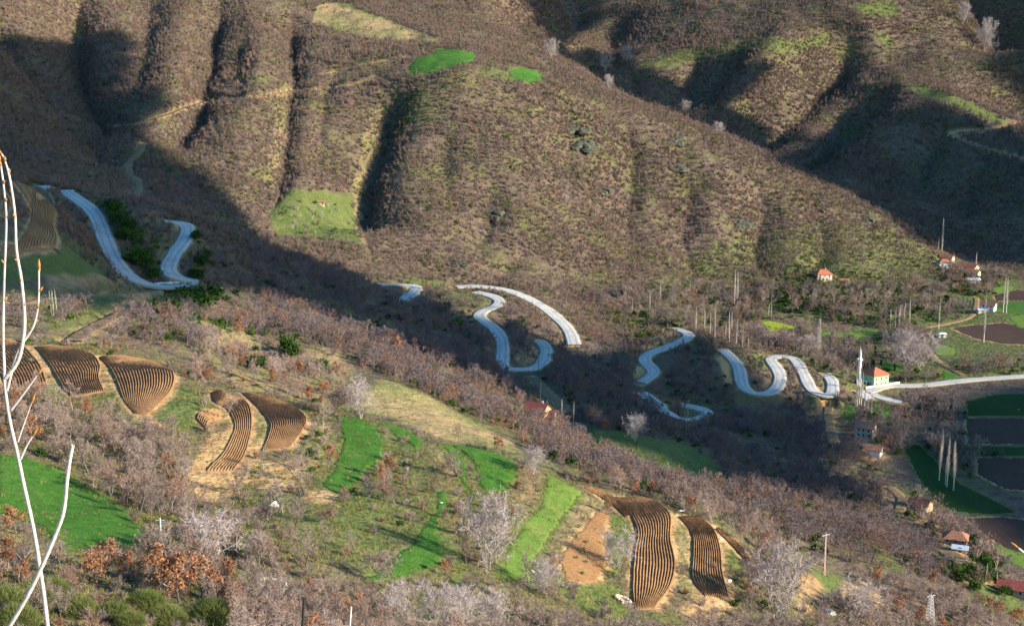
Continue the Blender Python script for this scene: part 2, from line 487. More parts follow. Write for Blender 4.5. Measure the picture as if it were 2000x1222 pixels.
# wide, soft areas first (points seen from the survey station)
paint([(0,640),(160,660),(340,700),(420,740),(650,800),(900,850),(1080,910),(1420,1000),(1560,1090),(1700,1150),(1700,1222),(0,1222)], 'grass', .28, 14, None)
paint([(380,620),(480,640),(600,720),(700,730),(640,800),(480,760),(400,740)], 'straw', .5, 12, .2)
paint([(1240,640),(1240,580),(1300,520),(1400,470),(1600,430),(1740,440),(1840,500),(1930,520),(1930,640),(1700,640),(1460,620)], 'grass', .45, 14, .05)
paint([(1480,660),(1700,640),(2000,520),(2000,740),(1650,760),(1560,700)], 'grass', .5, 12, .3)
paint([(1230,130),(1330,95),(1480,70),(1560,75),(1630,60),(1640,80),(1560,110),(1480,100),(1420,110),(1300,135)], 'grass', .6, 8, .4)
paint([(1650,10),(1750,0),(1760,30),(1700,35)], 'grass', .7, 6, .5)
paint([(1700,60),(1740,70),(1750,95),(1710,85)], 'grass', .8, 5, .6)
paint([(520,420),(560,370),(620,372),(705,378),(700,440),(720,480),(640,468),(540,462)], 'grass', .62, 5, .97)
paint([(690,335),(706,348),(706,440),(728,510),(708,510),(694,440)], 'straw', .55, 5, .5)
paint([(745,738),(800,752),(870,790),(940,832),(1010,862),(1010,885),(940,868),(860,862),(830,845),(760,815),(690,800),(700,770)], 'straw', .62, 6, .86)
paint([(600,680),(660,680),(690,720),(650,740),(600,715)], 'straw', .55, 6, .5)
paint([(430,600),(480,640),(420,640)], 'straw', .4, 6, .4)
paint([(1130,838),(1200,842),(1280,855),(1330,862),(1400,900),(1420,950),(1340,950),(1260,925),(1220,905),(1150,890)], 'grass', 1, 7, .97)
paint([(1430,960),(1500,985),(1530,1010),(1470,1010)], 'grass', .6, 8, .5)
paint([(0,495),(60,490),(160,490),(230,530),(235,545),(120,540),(0,560)], 'grass', .9, 5, .85)
paint([(100,440),(150,470),(240,540),(225,545),(120,490)], 'grass', .8, 5, .6)
paint([(90,535),(170,532),(250,538),(250,562),(180,560),(90,580)], 'earth', .5, 3, .4)
paint([(60,565),(230,565),(330,575),(260,600),(150,655),(60,640)], 'grass', .5, 8, .1)
paint([(420,555),(395,575),(340,575),(420,572)], 'grass', .7, 4, .5)
paint([(780,545),(850,545),(900,562),(930,580),(900,585),(850,570)], 'grass', .95, 5, .75)
paint([(1040,660),(1060,690),(1020,715),(1000,700)], 'earth', .7, 5, .3)
paint([(1000,740),(1030,740),(1120,830),(1080,835),(1000,790)], 'grass', .6, 6, .4)
paint([(1290,640),(1320,648),(1300,670),(1258,688),(1250,680)], 'earth', .85, 4, .6)
paint([(1240,712),(1262,720),(1262,740),(1240,738)], 'earth', .9, 3, .8)
paint([(1395,690),(1425,705),(1440,750),(1420,755),(1408,720)], 'earth', .85, 4, .7)
paint([(1470,690),(1500,690),(1495,720),(1470,725)], 'grass', .8, 4, .5)
paint([(1610,790),(1640,795),(1635,870),(1612,860)], 'earth', .6, 4, .5)
paint([(1680,830),(1740,830),(1740,900),(1690,905)], 'earth', .6, 5, .6)
paint([(1780,980),(1850,1010),(1850,1060),(1800,1040)], 'earth', .55, 5, .5)
paint([(1700,1065),(1750,1090),(1790,1120),(1730,1115)], 'grass', .95, 4, .85)
paint([(1840,1060),(1900,1090),(1960,1150),(1900,1150),(1850,1100)], 'earth', .8, 5, .8)
paint([(1580,1110),(1640,1128),(1650,1165),(1600,1150)], 'grass', .9, 3, .8)
paint([(1565,1125),(1595,1120),(1600,1170),(1580,1205),(1555,1200)], 'earth', .9, 3, .95)
paint([(1640,1140),(1690,1135),(1740,1190),(1700,1200),(1640,1165)], 'earth', .95, 3, .9)
paint([(1860,1150),(1960,1130),(2000,1180),(2000,1210),(1900,1190)], 'grass', .7, 5, .4)
# foreground banks: grass, straw and the yellow cut
paint([(330,745),(410,780),(385,835),(300,835),(262,815),(310,800)], 'grass', .85, 3, .8)
paint([(66,680),(90,702),(110,740),(150,780),(100,770),(70,720)], 'grass', .8, 2, .8)
paint([(183,690),(210,722),(230,760),(262,815),(205,770),(196,715)], 'grass', .85, 2, .85)
paint([(490,790),(512,805),(527,835),(520,860),(500,885),(470,905),(490,850)], 'grass', .8, 3, .85)
paint([(413,850),(445,835),(455,838),(437,882),(402,921),(455,921),(490,885),(505,890),(480,930),(440,970),(400,985),(370,975),(372,930),(400,900)], 'earth', 1, 3, .97)
paint([(350,925),(400,885),(420,860),(413,900),(380,935)], 'earth', 1, 2, .95)
paint([(255,812),(290,812),(340,832),(300,835)], 'earth', .9, 2, .9)
paint([(490,900),(580,900),(640,870),(650,890),(600,940),(560,965),(500,955),(470,950)], 'earth', .65, 5, .6)
paint([(595,830),(655,815),(665,860),(640,940),(610,930),(590,880)], 'straw', .6, 4, .4)
paint([(520,970),(640,950),(720,960),(800,1010),(820,1030),(720,1120),(680,1110),(620,1060),(540,1020)], 'grass', .42, 5, .5)
paint([(640,958),(660,940),(720,920),(770,830),(800,850),(830,890),(850,960),(845,1010),(790,1000),(700,985)], 'grass', .28, 4, .35)
paint([(740,830),(770,880),(760,930),(780,870)], 'straw', .8, 2, .8)
paint([(830,860),(855,865),(890,940),(905,980),(880,985),(850,920)], 'straw', .55, 3, .45)
paint([(1010,905),(1060,925),(1050,1000),(1010,1030),(995,1010),(1000,950)], 'straw', .55, 4, .45)
paint([(1140,962),(1185,985),(1165,1010),(1120,1050),(1060,1110),(1034,1110),(1060,1080),(1100,1020)], 'straw', .55, 2, .9)
paint([(1195,1000),(1235,1015),(1240,1060),(1236,1120),(1190,1120),(1185,1060)], 'grass', .8, 3, .7)
paint([(690,1130),(740,1090),(800,1050),(835,1010),(845,1020),(790,1075),(720,1130)], 'straw', .9, 2, .85)
paint([(846,1018),(880,1050),(905,1100),(920,1150),(890,1130),(868,1075)], 'grass', .9, 3, .7)
paint([(1312,1000),(1330,1015),(1352,1045),(1350,1100),(1375,1165),(1330,1165),(1322,1100),(1316,1050)], 'straw', .7, 3, .85)
paint([(1313,1005),(1335,1025),(1335,1050),(1318,1040)], 'grass', .9, 2, .9)
paint([(1395,1030),(1420,1060),(1460,1105),(1430,1110),(1410,1090)], 'grass', .8, 3, .75)
paint([(1410,1100),(1430,1165),(1450,1190),(1360,1215),(1340,1190),(1370,1165)], 'earth', .8, 4, .6)
paint([(1100,1140),(1200,1130),(1230,1185),(1120,1190)], 'grass', .8, 4, .5)
paint([(590,965),(640,950),(655,965),(640,985),(600,985)], 'earth', .95, 2, .95)
paint([(0,1000),(130,1070),(270,1080),(250,1120),(140,1120),(0,1060)], 'straw', .5, 4, .3)
paint([(95,1095),(160,1140),(165,1155),(90,1115)], 'earth', .8, 2, .6)
paint([(760,1190),(860,1190),(860,1222),(760,1222)], 'grass', .8, 5, .5)
paint([(1200,1190),(1330,1200),(1330,1222),(1180,1222)], 'grass', .5, 5, .5)
paint([(620,10),(660,5),(760,40),(850,75),(870,85),(720,75),(610,45)], 'straw', 1, 3, .97)
paint([(655,5),(690,10),(700,22),(665,16)], 'grass', .8, 3, .9)
paint([(640,140),(800,108),(790,118),(720,160),(640,170)], 'straw', .4, 4, .3)
paint([(930,130),(1000,128),(1060,150),(1060,165),(1000,162),(930,150)], 'grass', .5, 3, .7)
paint([(1755,160),(1800,170),(1870,190),(1920,212),(1990,250),(1960,246),(1880,212),(1800,188)], 'grass', .9, 3, .9)
for pts in ([(152,0),(155,80),(165,115)], [(548,180),(545,280),(525,360)], [(738,210),(715,290),(700,360)]):
    band(pts, 12, 'straw', .4, .25)
# ---------------------------------------------------------------- fields (outlines as surveyed from the station)
# ploughed: two long edges from the top headland to the bottom one, and the number of furrows between them
PLOUGHED = [
 ([(-60,668),(-40,690),(-15,715),(5,740),(14,765)], [(0,663),(32,668),(60,690),(80,715),(93,748)], 14),
 ([(66,677),(88,702),(108,735),(122,758),(140,776)], [(95,675),(150,682),(182,694),(197,715),(194,738),(204,765)], 17),
 ([(192,697),(213,720),(228,750),(240,780),(262,809)], [(225,694),(290,706),(334,722),(342,745),(330,770),(305,795),(284,813)], 21),
 ([(413,767),(420,787),(438,797),(452,815),(457,838),(437,882),(402,921)], [(425,763),(450,773),(480,784),(492,806),(491,845),(479,890),(458,920)], 9),
 ([(384,820),(389,808),(402,802),(418,801),(431,803)], [(402,838),(406,828),(414,823),(424,819),(433,818)], 6),
 ([(470,767),(492,785),(510,805),(527,830),(523,855),(511,882)], [(482,766),(530,778),(575,797),(599,818),(590,845),(566,876)], 17),
 ([(1140,953),(1175,973),(1205,995),(1222,1012)], [(1150,951),(1190,967),(1214,985),(1231,1009)], 4),
 ([(1190,969),(1224,997),(1244,1040),(1238,1082),(1234,1150),(1240,1192)], [(1245,969),(1287,984),(1311,1008),(1311,1054),(1320,1099),(1311,1145),(1278,1188)], 14),
 ([(1324,1008),(1351,1043),(1353,1082),(1352,1131),(1378,1166)], [(1363,1007),(1394,1033),(1408,1071),(1412,1117),(1424,1166)], 13),
 ([(1396,1033),(1428,1065),(1461,1101)], [(1403,1030),(1440,1060),(1469,1097)], 4),
 ([(28,356),(48,385),(62,410),(58,440),(38,472),(12,492)], [(60,355),(94,378),(108,410),(104,440),(112,462),(110,482)], 14),
 ([(-20,372),(0,385),(8,400),(0,420)], [(0,366),(16,385),(20,402),(10,424)], 5),
]
# name, material, outline, roughness of the surface (m), cell (m)
FIELDS = [
 ('wheat_field','wheat',[(654,811),(702,816),(734,833),(752,865),(748,892),(713,925),(680,955),(650,965),(626,945),(652,915),(667,862)],.25,.5),
 ('wheat_field','wheat',[(706,817),(765,826),(804,844),(827,862),(815,886),(797,866),(780,857),(757,838),(734,825)],.25,.5),
 ('wheat_field','wheat',[(857,865),(888,872),(909,897),(916,949),(923,975),(909,963),(895,935),(881,900)],.25,.5),
 ('wheat_field','wheat',[(876,867),(930,874),(982,890),(1011,910),(1007,938),(982,960),(940,960),(933,935),(916,897),(898,880)],.25,.5),
 ('wheat_field','wheat',[(852,958),(872,958),(876,985),(868,1010),(858,1038),(876,1082),(846,1106),(755,1133),(708,1140),(738,1106),(797,1064),(825,1026),(848,1000)],.25,.5),
 ('wheat_field','wheat',[(-10,882),(52,896),(115,917),(160,945),(196,963),(252,998),(290,1040),(262,1082),(196,1060),(115,1082),(80,1026),(-10,998)],.25,.5),
 ('meadow','meadow',[(1066,923),(1140,961),(1098,1019),(1052,1082),(1031,1110),(1042,1138),(972,1128),(982,1082),(1017,1026),(1056,987)],.22,.5),
 ('vineyard_soil','soil_red',[(1164,998),(1192,1001),(1182,1047),(1186,1103),(1168,1138),(1105,1138),(1085,1092),(1122,1047)],.18,.4),
 ('headland','soil',[(0,470),(40,478),(112,482),(108,492),(60,496),(0,504)],.15,.6),
 ('wheat_field','wheat',[(795,132),(815,112),(842,108),(850,96),(880,96),(925,102),(930,115),(915,125),(880,132),(850,142),(800,146)],.3,1.2),
 ('wheat_field','wheat',[(990,140),(1015,130),(1050,140),(1068,152),(1060,163),(1020,160),(995,150)],.3,1.2),
 ('meadow','yellow_crop',[(1484,624),(1520,628),(1552,638),(1556,649),(1500,648)],.2,1.),
 ('meadow','meadow',[(1600,648),(1700,646),(1718,652),(1700,658),(1600,660)],.2,1.),
 ('wheat_field','wheat',[(1712,706),(1769,712),(1772,724),(1745,727),(1712,722)],.2,.8),
 ('wheat_field','wheat',[(1702,781),(1730,787),(1740,797),(1737,813),(1700,814)],.2,.7),
 ('wheat_field','wheat',[(1650,788),(1664,790),(1680,812),(1672,822),(1645,818)],.2,.7),
 ('wheat_field','wheat',[(1838,722),(1874,732),(1872,739),(1840,740)],.2,.8),
 ('meadow','meadow',[(1815,672),(1865,678),(1868,693),(1825,694)],.2,.8),
 ('ploughed_plot','soil_shaded',[(1855,641),(1900,634),(1960,630),(2020,640),(2020,674),(1960,672),(1905,662)],.15,1.),
 ('meadow','meadow',[(1965,618),(2020,612),(2020,645),(1985,640)],.2,1.),
 ('wheat_field','wheat',[(1948,596),(1975,590),(2020,590),(2020,612),(1960,612)],.2,1.),
 ('meadow','meadow',[(1932,564),(1960,556),(1985,560),(1975,572),(1940,575)],.2,1.),
 ('ploughed_plot','soil_shaded',[(1938,577),(1985,565),(2020,568),(2020,586),(1945,588)],.15,1.),
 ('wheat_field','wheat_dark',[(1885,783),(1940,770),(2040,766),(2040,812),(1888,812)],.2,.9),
 ('ploughed_plot','soil_shaded',[(1884,815),(2040,815),(2040,868),(1886,868)],.15,.9),
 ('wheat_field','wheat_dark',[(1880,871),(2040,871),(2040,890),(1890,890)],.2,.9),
 ('ploughed_plot','soil_shaded',[(1905,893),(2040,893),(2040,962),(1960,955),(1905,925)],.15,.9),
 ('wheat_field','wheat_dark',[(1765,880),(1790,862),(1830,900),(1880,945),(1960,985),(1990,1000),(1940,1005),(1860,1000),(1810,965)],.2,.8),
 ('ploughed_plot','soil_shaded',[(1880,1010),(1960,1008),(2040,1020),(2040,1090),(1985,1085),(1930,1050)],.15,.8),
 ('meadow','meadow',[(1940,1060),(2040,1092),(2040,1115),(1985,1105),(1945,1085)],.2,.8),
]
def patch_edges(E0, E1, n):
    a = spline(E0, n); b = spline(E1, n)
    a = cast(a[:, 0], a[:, 1]); b = cast(b[:, 0], b[:, 1])
    return a, b
PLOUGH_GEO = []
for E0, E1, nf in PLOUGHED:
    a, b = patch_edges(E0, E1, 90)
    PLOUGH_GEO.append((a, b, nf))
    for E in (E0, E1): band(E, 2.2, 'earth', .6, 1.0)
    paint(np.vstack([a, b[::-1]]), 'earth', 1.0, 2, 1.0, 0.2)
FIELD_GEO = []
for name, mat, poly, rg, cell in FIELDS:
    P = outline(poly, 4.0)
    FIELD_GEO.append(P)
    paint(P, 'grass' if mat in ('wheat', 'meadow', 'wheat_dark', 'yellow_crop') else 'earth', 1.0, 2, 1.0, 0.2)
# ---------------------------------------------------------------- material helpers
def new_mat(name, rough=0.95):
    m = bpy.data.materials.new(name); m.use_nodes = True
    nt = m.node_tree; b = nt.nodes['Principled BSDF']
    b.inputs['Roughness'].default_value = rough
    b.inputs['Specular IOR Level'].default_value = 0.15
    return m, nt, b

class NT:
    """small shorthand for node trees"""
    def __init__(s, nt): s.nt = nt
    def n(s, t, **kw):
        x = s.nt.nodes.new(t)
        for k, v in kw.items(): setattr(x, k, v)
        return x
    def l(s, a, b): s.nt.links.new(a, b)
    def coords(s, kind='Object'):
        return s.n('ShaderNodeTexCoord').outputs[kind]
    def pos(s): return s.n('ShaderNodeNewGeometry').outputs['Position']
    def noise(s, scale, detail=3, vec=None, rough=.55, out='Fac'):
        x = s.n('ShaderNodeTexNoise'); x.inputs['Scale'].default_value = scale
        x.inputs['Detail'].default_value = detail; x.inputs['Roughness'].default_value = rough
        s.l(vec if vec is not None else s.pos(), x.inputs['Vector'])
        return x.outputs[out]
    def ramp(s, fac, stops):
        r = s.n('ShaderNodeValToRGB'); e = r.color_ramp.elements
        while len(e) < len(stops): e.new(0.5)
        for i, (p, c) in enumerate(stops):
            e[i].position = p; e[i].color = (c + (1,)) if len(c) == 3 else c
        s.l(fac, r.inputs[0]); return r.outputs[0]
    def mix(s, fac, a, b, mode='MIX'):
        x = s.n('ShaderNodeMix'); x.data_type = 'RGBA'; x.blend_type = mode
        for v, i in ((fac, 0), (a, 6), (b, 7)):
            if isinstance(v, (int, float)): x.inputs[i].default_value = v
            elif isinstance(v, tuple): x.inputs[i].default_value = v + (1,) if len(v) == 3 else v
            else: s.l(v, x.inputs[i])
        return x.outputs[2]
    def math(s, op, a, b=0.0, clamp=False):
        x = s.n('ShaderNodeMath'); x.operation = op; x.use_clamp = clamp
        for v, i in ((a, 0), (b, 1)):
            if isinstance(v, (int, float)): x.inputs[i].default_value = v
            else: s.l(v, x.inputs[i])
        return x.outputs[0]
    def attr(s, name, kind='GEOMETRY'):
        a = s.n('ShaderNodeAttribute'); a.attribute_name = name; a.attribute_type = kind
        return a
    def bump(s, h, dist, strength, b):
        x = s.n('ShaderNodeBump'); x.inputs['Distance'].default_value = dist; x.inputs['Strength'].default_value = strength
        s.l(h, x.inputs['Height']); s.l(x.outputs[0], b.inputs['Normal'])

def simple(name, col, rough=0.9, var=0.25, scale=2.0, spec=.15):
    m, nt, b = new_mat(name, rough); N = NT(nt)
    b.inputs['Specular IOR Level'].default_value = spec
    f = N.noise(scale, 4, N.coords())
    a = tuple(c * (1 - var) for c in col); c2 = tuple(min(1, c * (1 + var)) for c in col)
    N.l(N.ramp(f, [(0.3, a), (0.7, c2)]), b.inputs['Base Color'])
    return m

GRASS_A, GRASS_B = (0.052, 0.092, 0.018), (0.125, 0.14, 0.042)
def ground_material():
    m, nt, b = new_mat('ground'); N = NT(nt)
    big = N.noise(0.03, 4); mid = N.noise(0.16, 4); fine = N.noise(0.9, 4)
    litter = N.ramp(mid, [(0.3, (0.08, 0.053, 0.042)), (0.52, (0.125, 0.088, 0.065)), (0.75, (0.175, 0.13, 0.09))])
    greenish = N.ramp(fine, [(0.3, (0.075, 0.085, 0.026)), (0.7, (0.15, 0.145, 0.05))])
    patch = N.ramp(N.math('ADD', N.math('MULTIPLY', big, .6), N.math('MULTIPLY', mid, .5)), [(0.53, (0, 0, 0)), (0.67, (.85, .85, .85))])
    base = N.mix(patch, litter, greenish)
    grass = N.ramp(fine, [(0.25, GRASS_A), (0.75, GRASS_B)])
    grass = N.mix(N.math('MULTIPLY', N.ramp(mid, [(0.45, (0, 0, 0)), (0.7, (1, 1, 1))]), .35), grass, (0.21, 0.18, 0.07))
    straw = N.ramp(mid, [(0.3, (0.23, 0.16, 0.075)), (0.7, (0.34, 0.25, 0.125))])
    straw = N.mix(N.math('MULTIPLY', N.ramp(big, [(0.45, (0, 0, 0)), (0.6, (1, 1, 1))]), .8), straw, (0.17, 0.175, 0.055))
    earth = N.ramp(mid, [(0.3, (0.26, 0.15, 0.065)), (0.7, (0.46, 0.31, 0.15))])
    av = N.attr('cover')
    sp = N.n('ShaderNodeSeparateColor'); N.l(av.outputs['Color'], sp.inputs[0])
    edge = N.math('SUBTRACT', N.math('MULTIPLY', fine, .9), .45)
    def w(i): return N.ramp(N.math('ADD', sp.outputs[i], N.math('MULTIPLY', edge, .5)), [(0.18, (0, 0, 0)), (0.62, (1, 1, 1))])
    c = N.mix(w(0), base, grass); c = N.mix(w(1), c, straw); c = N.mix(w(2), c, earth)
    c = N.mix(0.5, c, N.ramp(N.noise(2.2, 3), [(0.25, (0.30, 0.30, 0.30)), (0.75, (0.72, 0.72, 0.72))]), 'OVERLAY')
    N.l(c, b.inputs['Base Color'])
    N.bump(N.math('ADD', N.noise(0.7, 4), N.math('MULTIPLY', N.noise(0.2, 2), 2.0)), 1.0, .8, b)
    return m
M = {}
M['ground'] = ground_material()
M['road'] = None
def road_material():
    m, nt, b = new_mat('road', .85); N = NT(nt)
    a = N.attr('across').outputs['Fac']
    f = N.noise(0.8, 4); g = N.noise(0.12, 3)
    col = N.ramp(f, [(0.3, (0.38, 0.365, 0.34)), (0.7, (0.54, 0.52, 0.485))])
    col = N.mix(N.math('MULTIPLY', N.ramp(g, [(0.5, (0, 0, 0)), (0.68, (1, 1, 1))]), .5), col, (0.30, 0.29, 0.28))
    # two wheel tracks worn darker, crumbling edge the colour of the verge
    t = N.math('ABSOLUTE', N.math('SUBTRACT', N.math('ABSOLUTE', a), .42))
    tr = N.ramp(N.math('ADD', t, N.math('MULTIPLY', N.math('SUBTRACT', f, .5), .16)), [(0.03, (1, 1, 1)), (0.15, (0, 0, 0))])
    col = N.mix(N.math('MULTIPLY', tr, .55), col, (0.20, 0.20, 0.21))
    e = N.ramp(N.math('ADD', N.math('ABSOLUTE', a), N.math('MULTIPLY', N.math('SUBTRACT', f, .5), .35)), [(0.86, (0, 0, 0)), (0.98, (1, 1, 1))])
    col = N.mix(e, col, (0.30, 0.27, 0.20))
    N.l(col, b.inputs['Base Color'])
    return m
def track_material(name, c0, c1):
    m, nt, b = new_mat(name); N = NT(nt)
    a = N.attr('across').outputs['Fac']
    f = N.noise(0.7, 4)
    col = N.ramp(f, [(0.3, c0), (0.7, c1)])
    mid = N.ramp(N.math('ABSOLUTE', a), [(0.1, (1, 1, 1)), (0.3, (0, 0, 0))])
    col = N.mix(N.math('MULTIPLY', mid, .35), col, (0.15, 0.13, 0.05))
    N.l(col, b.inputs['Base Color'])
    return m
M['road'] = road_material()
M['dirt_track'] = track_material('dirt_track', (0.17, 0.105, 0.055), (0.28, 0.185, 0.10))
M['red_track'] = track_material('red_track', (0.26, 0.10, 0.05), (0.42, 0.19, 0.10))

# ---------------------------------------------------------------- ground sheet (rings round the station, finer where it is seen)
def ground_sheet():
    az = np.concatenate([np.radians(np.linspace(-75, -24, 60)[:-1]), np.radians(np.linspace(-24, 24, 900)), np.radians(np.linspace(24, 75, 60)[1:])])
    r = np.concatenate([[0.2], np.geomspace(1.5, 130, 110)[:-1], np.geomspace(130, 1300, 700)[:-1], np.geomspace(1300, 3200, 150)])
    A, Rr = np.meshgrid(az, r)
    X, Y = Rr * np.sin(A), Rr * np.cos(A)
    inb = (X > GX0 + 4) & (X < GX1 - 4) & (Y < GY1 - 4)
    Z = H(np.clip(X, GX0 + 4, GX1 - 6), np.clip(Y, GY0 + 4, GY1 - 6))
    V = np.stack([X, Y, Z], -1).reshape(-1, 3)
    n, k = len(r), len(az)
    I = np.arange(n * k).reshape(n, k)
    F = np.stack([I[:-1, :-1], I[:-1, 1:], I[1:, 1:], I[1:, :-1]], -1).reshape(-1, 4)[:, ::-1]
    ok = inb.ravel()[F].all(1)
    me = mesh_np('ground', V, F[ok], M['ground'], True)
    at = me.color_attributes.new('cover', 'FLOAT_COLOR', 'POINT')
    fx, fy = (X.ravel() - GX0) / GS, (Y.ravel() - GY0) / GS
    fx = np.clip(fx, 0, NX - 2); fy = np.clip(fy, 0, NY - 2)
    ix, iy = fx.astype(int), fy.astype(int); tx, ty = fx - ix, fy - iy
    def samp(G): return (G[iy, ix] * (1 - tx) + G[iy, ix + 1] * tx) * (1 - ty) + (G[iy + 1, ix] * (1 - tx) + G[iy + 1, ix + 1] * tx) * ty
    rgba = np.ones((len(V), 4), np.float32)
    rgba[:, 0] = samp(COVER['grass']); rgba[:, 1] = samp(COVER['straw']); rgba[:, 2] = np.maximum(samp(COVER['earth']), 0.8 * samp(np.clip(1 - ROADD / 1.6, 0, 1)))
    at.data.foreach_set('color', rgba.ravel())
    tag(link('ground', me), kind='structure')
ground_sheet()

# ---------------------------------------------------------------- road strips
def ribbon(name, q, w, lift, mat, rough=0.0):
    T = np.gradient(q[:, :2], axis=0); T /= np.linalg.norm(T, axis=1)[:, None] + 1e-9
    Nn = np.stack([T[:, 1], -T[:, 0]], 1)
    cols = np.array([-1.08, -1, -.7, -.35, 0, .35, .7, 1, 1.08]); V = []; A = []
    n = len(q)
    wob = 1 + rough * fbm(q[:, 0], q[:, 1], 9, 17)
    for c in cols:
        p = q[:, :2] + Nn * (c * w / 2 * wob)[:, None]
        z = q[:, 2] + lift + 0.06 * (1 - c * c) - (0.9 if abs(c) > 1 else 0)
        V.append(np.column_stack([p, z])); A.append(np.full(n, c))
    V = np.stack(V, 1).reshape(-1, 3); A = np.stack(A, 1).ravel()
    k = len(cols); I = np.arange(n * k).reshape(n, k)
    F = np.stack([I[:-1, :-1], I[:-1, 1:], I[1:, 1:], I[1:, :-1]], -1).reshape(-1, 4)
    me = mesh_np(name, V, F, mat, True)
    at = me.attributes.new('across', 'FLOAT', 'POINT'); at.data.foreach_set('value', A.astype(np.float32))
    return tag(link(name, me), kind='structure')
for name, w, q in ROAD_LINES: ribbon('road', q, w, 0.12, M['road'], .16)
for name, w, q in TRACK_LINES: ribbon('track', q, w, 0.02, M[name], .25)
# ---------------------------------------------------------------- fields
def soil_material(name, c0, c1, wet=0.5):
    m, nt, b = new_mat(name); N = NT(nt)
    f = N.noise(1.4, 4); g = N.noise(0.09, 3)
    col = N.ramp(f, [(0.28, c0), (0.72, c1)])
    col = N.mix(N.math('MULTIPLY', N.ramp(g, [(0.4, (0, 0, 0)), (0.65, (1, 1, 1))]), wet), col, tuple(x * .62 for x in c0))
    N.l(col, b.inputs['Base Color'])
    N.bump(N.noise(3.0, 4), .25, .9, b)
    return m
def crop_material(name, c0, c1, dry=(0.22, 0.19, 0.07), dryness=.3):
    m, nt, b = new_mat(name); N = NT(nt)
    f = N.noise(0.55, 5, rough=.7); g = N.noise(0.11, 4)
    st = N.n('ShaderNodeTexWave'); st.inputs['Scale'].default_value = 0.55; st.inputs['Distortion'].default_value = 3.5; st.inputs['Detail'].default_value = 3
    st.inputs['Detail Scale'].default_value = .25
    N.l(N.pos(), st.inputs['Vector'])
    col = N.ramp(N.math('ADD', N.math('MULTIPLY', f, .97), N.math('MULTIPLY', st.outputs['Fac'], .03)), [(0.28, c0), (0.68, c1)])
    col = N.mix(N.math('MULTIPLY', N.ramp(g, [(0.5, (0, 0, 0)), (0.72, (1, 1, 1))]), dryness), col, dry)
    N.l(col, b.inputs['Base Color'])
    N.bump(N.math('ADD', N.noise(1.8, 5, rough=.7), N.math('MULTIPLY', st.outputs['Fac'], .03)), .5, .8, b)
    return m
M['soil'] = soil_material('soil', (0.19, 0.10, 0.048), (0.34, 0.20, 0.095), .3)
M['soil_red'] = soil_material('soil_red', (0.22, 0.11, 0.045), (0.38, 0.21, 0.095), .3)
M['soil_shaded'] = soil_material('soil_shaded', (0.05, 0.03, 0.024), (0.095, 0.056, 0.042), .3)  # brown plot soil, its colour darkened to add to the valley shade
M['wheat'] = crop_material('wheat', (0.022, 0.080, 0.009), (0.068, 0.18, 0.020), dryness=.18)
M['wheat_dark'] = crop_material('wheat_dark', (0.008, 0.036, 0.006), (0.018, 0.06, 0.01), dryness=.05)  # copy of the wheat with the valley shade put into its colour
M['meadow'] = crop_material('meadow', (0.075, 0.15, 0.018), (0.16, 0.24, 0.045), dryness=.4)
M['yellow_crop'] = crop_material('yellow_crop', (0.17, 0.22, 0.02), (0.27, 0.32, 0.03), dryness=.1)

def ploughed_field(a, b, nf):
    ns = 140; nt_ = nf * 8 + 1
    s = np.linspace(0, 1, ns); t = np.linspace(0, 1, nt_)
    ia = np.stack([np.interp(s, np.linspace(0, 1, len(a)), a[:, i]) for i in range(2)], 1)
    ib = np.stack([np.interp(s, np.linspace(0, 1, len(b)), b[:, i]) for i in range(2)], 1)
    P = ia[:, None] * (1 - t)[None, :, None] + ib[:, None] * t[None, :, None]
    gap = np.linalg.norm(ib - ia, axis=1) / nf                       # furrow spacing along the field
    # rows wander a little, as a plough does
    P += 0.10 * np.stack([fbm(P[..., 0], P[..., 1], 5, 51), fbm(P[..., 0], P[..., 1], 5, 52)], -1)
    ph = t * nf
    tri = np.abs((ph % 1.0) - 0.5) * 2                              # 1 in the furrow, 0 on the ridge
    ridge = (1 - tri ** 1.1)[None, :] * np.clip(gap * 0.75, 0.16, 0.62)[:, None]
    ridge = ridge * (0.85 + 0.3 * fbm(P[..., 0], P[..., 1], 1.3, 61, 2)) * np.clip(np.minimum(s, 1 - s) * 40, 0, 1)[:, None]
    z = H(P[..., 0], P[..., 1]) + 0.10 + ridge + 0.03 * vnoise(P[..., 0], P[..., 1], .5, 71)
    edge = np.zeros(z.shape, bool); edge[:, 0] = edge[:, -1] = True; edge[0] = edge[-1] = True
    z = np.where(edge, z - .35, z)
    V = np.dstack([P, z]).reshape(-1, 3)
    I = np.arange(ns * nt_).reshape(ns, nt_)
    F = np.stack([I[:-1, :-1], I[:-1, 1:], I[1:, 1:], I[1:, :-1]], -1).reshape(-1, 4)
    e1 = V[F[0, 1]] - V[F[0, 0]]; e2 = V[F[0, 3]] - V[F[0, 0]]
    if e1[0] * e2[1] - e1[1] * e2[0] < 0: F = F[:, ::-1]
    tag(link('ploughed_field', mesh_np('ploughed_field', V, F, M['soil'])), kind='structure')
for a, b, nf in PLOUGH_GEO: ploughed_field(a, b, nf)

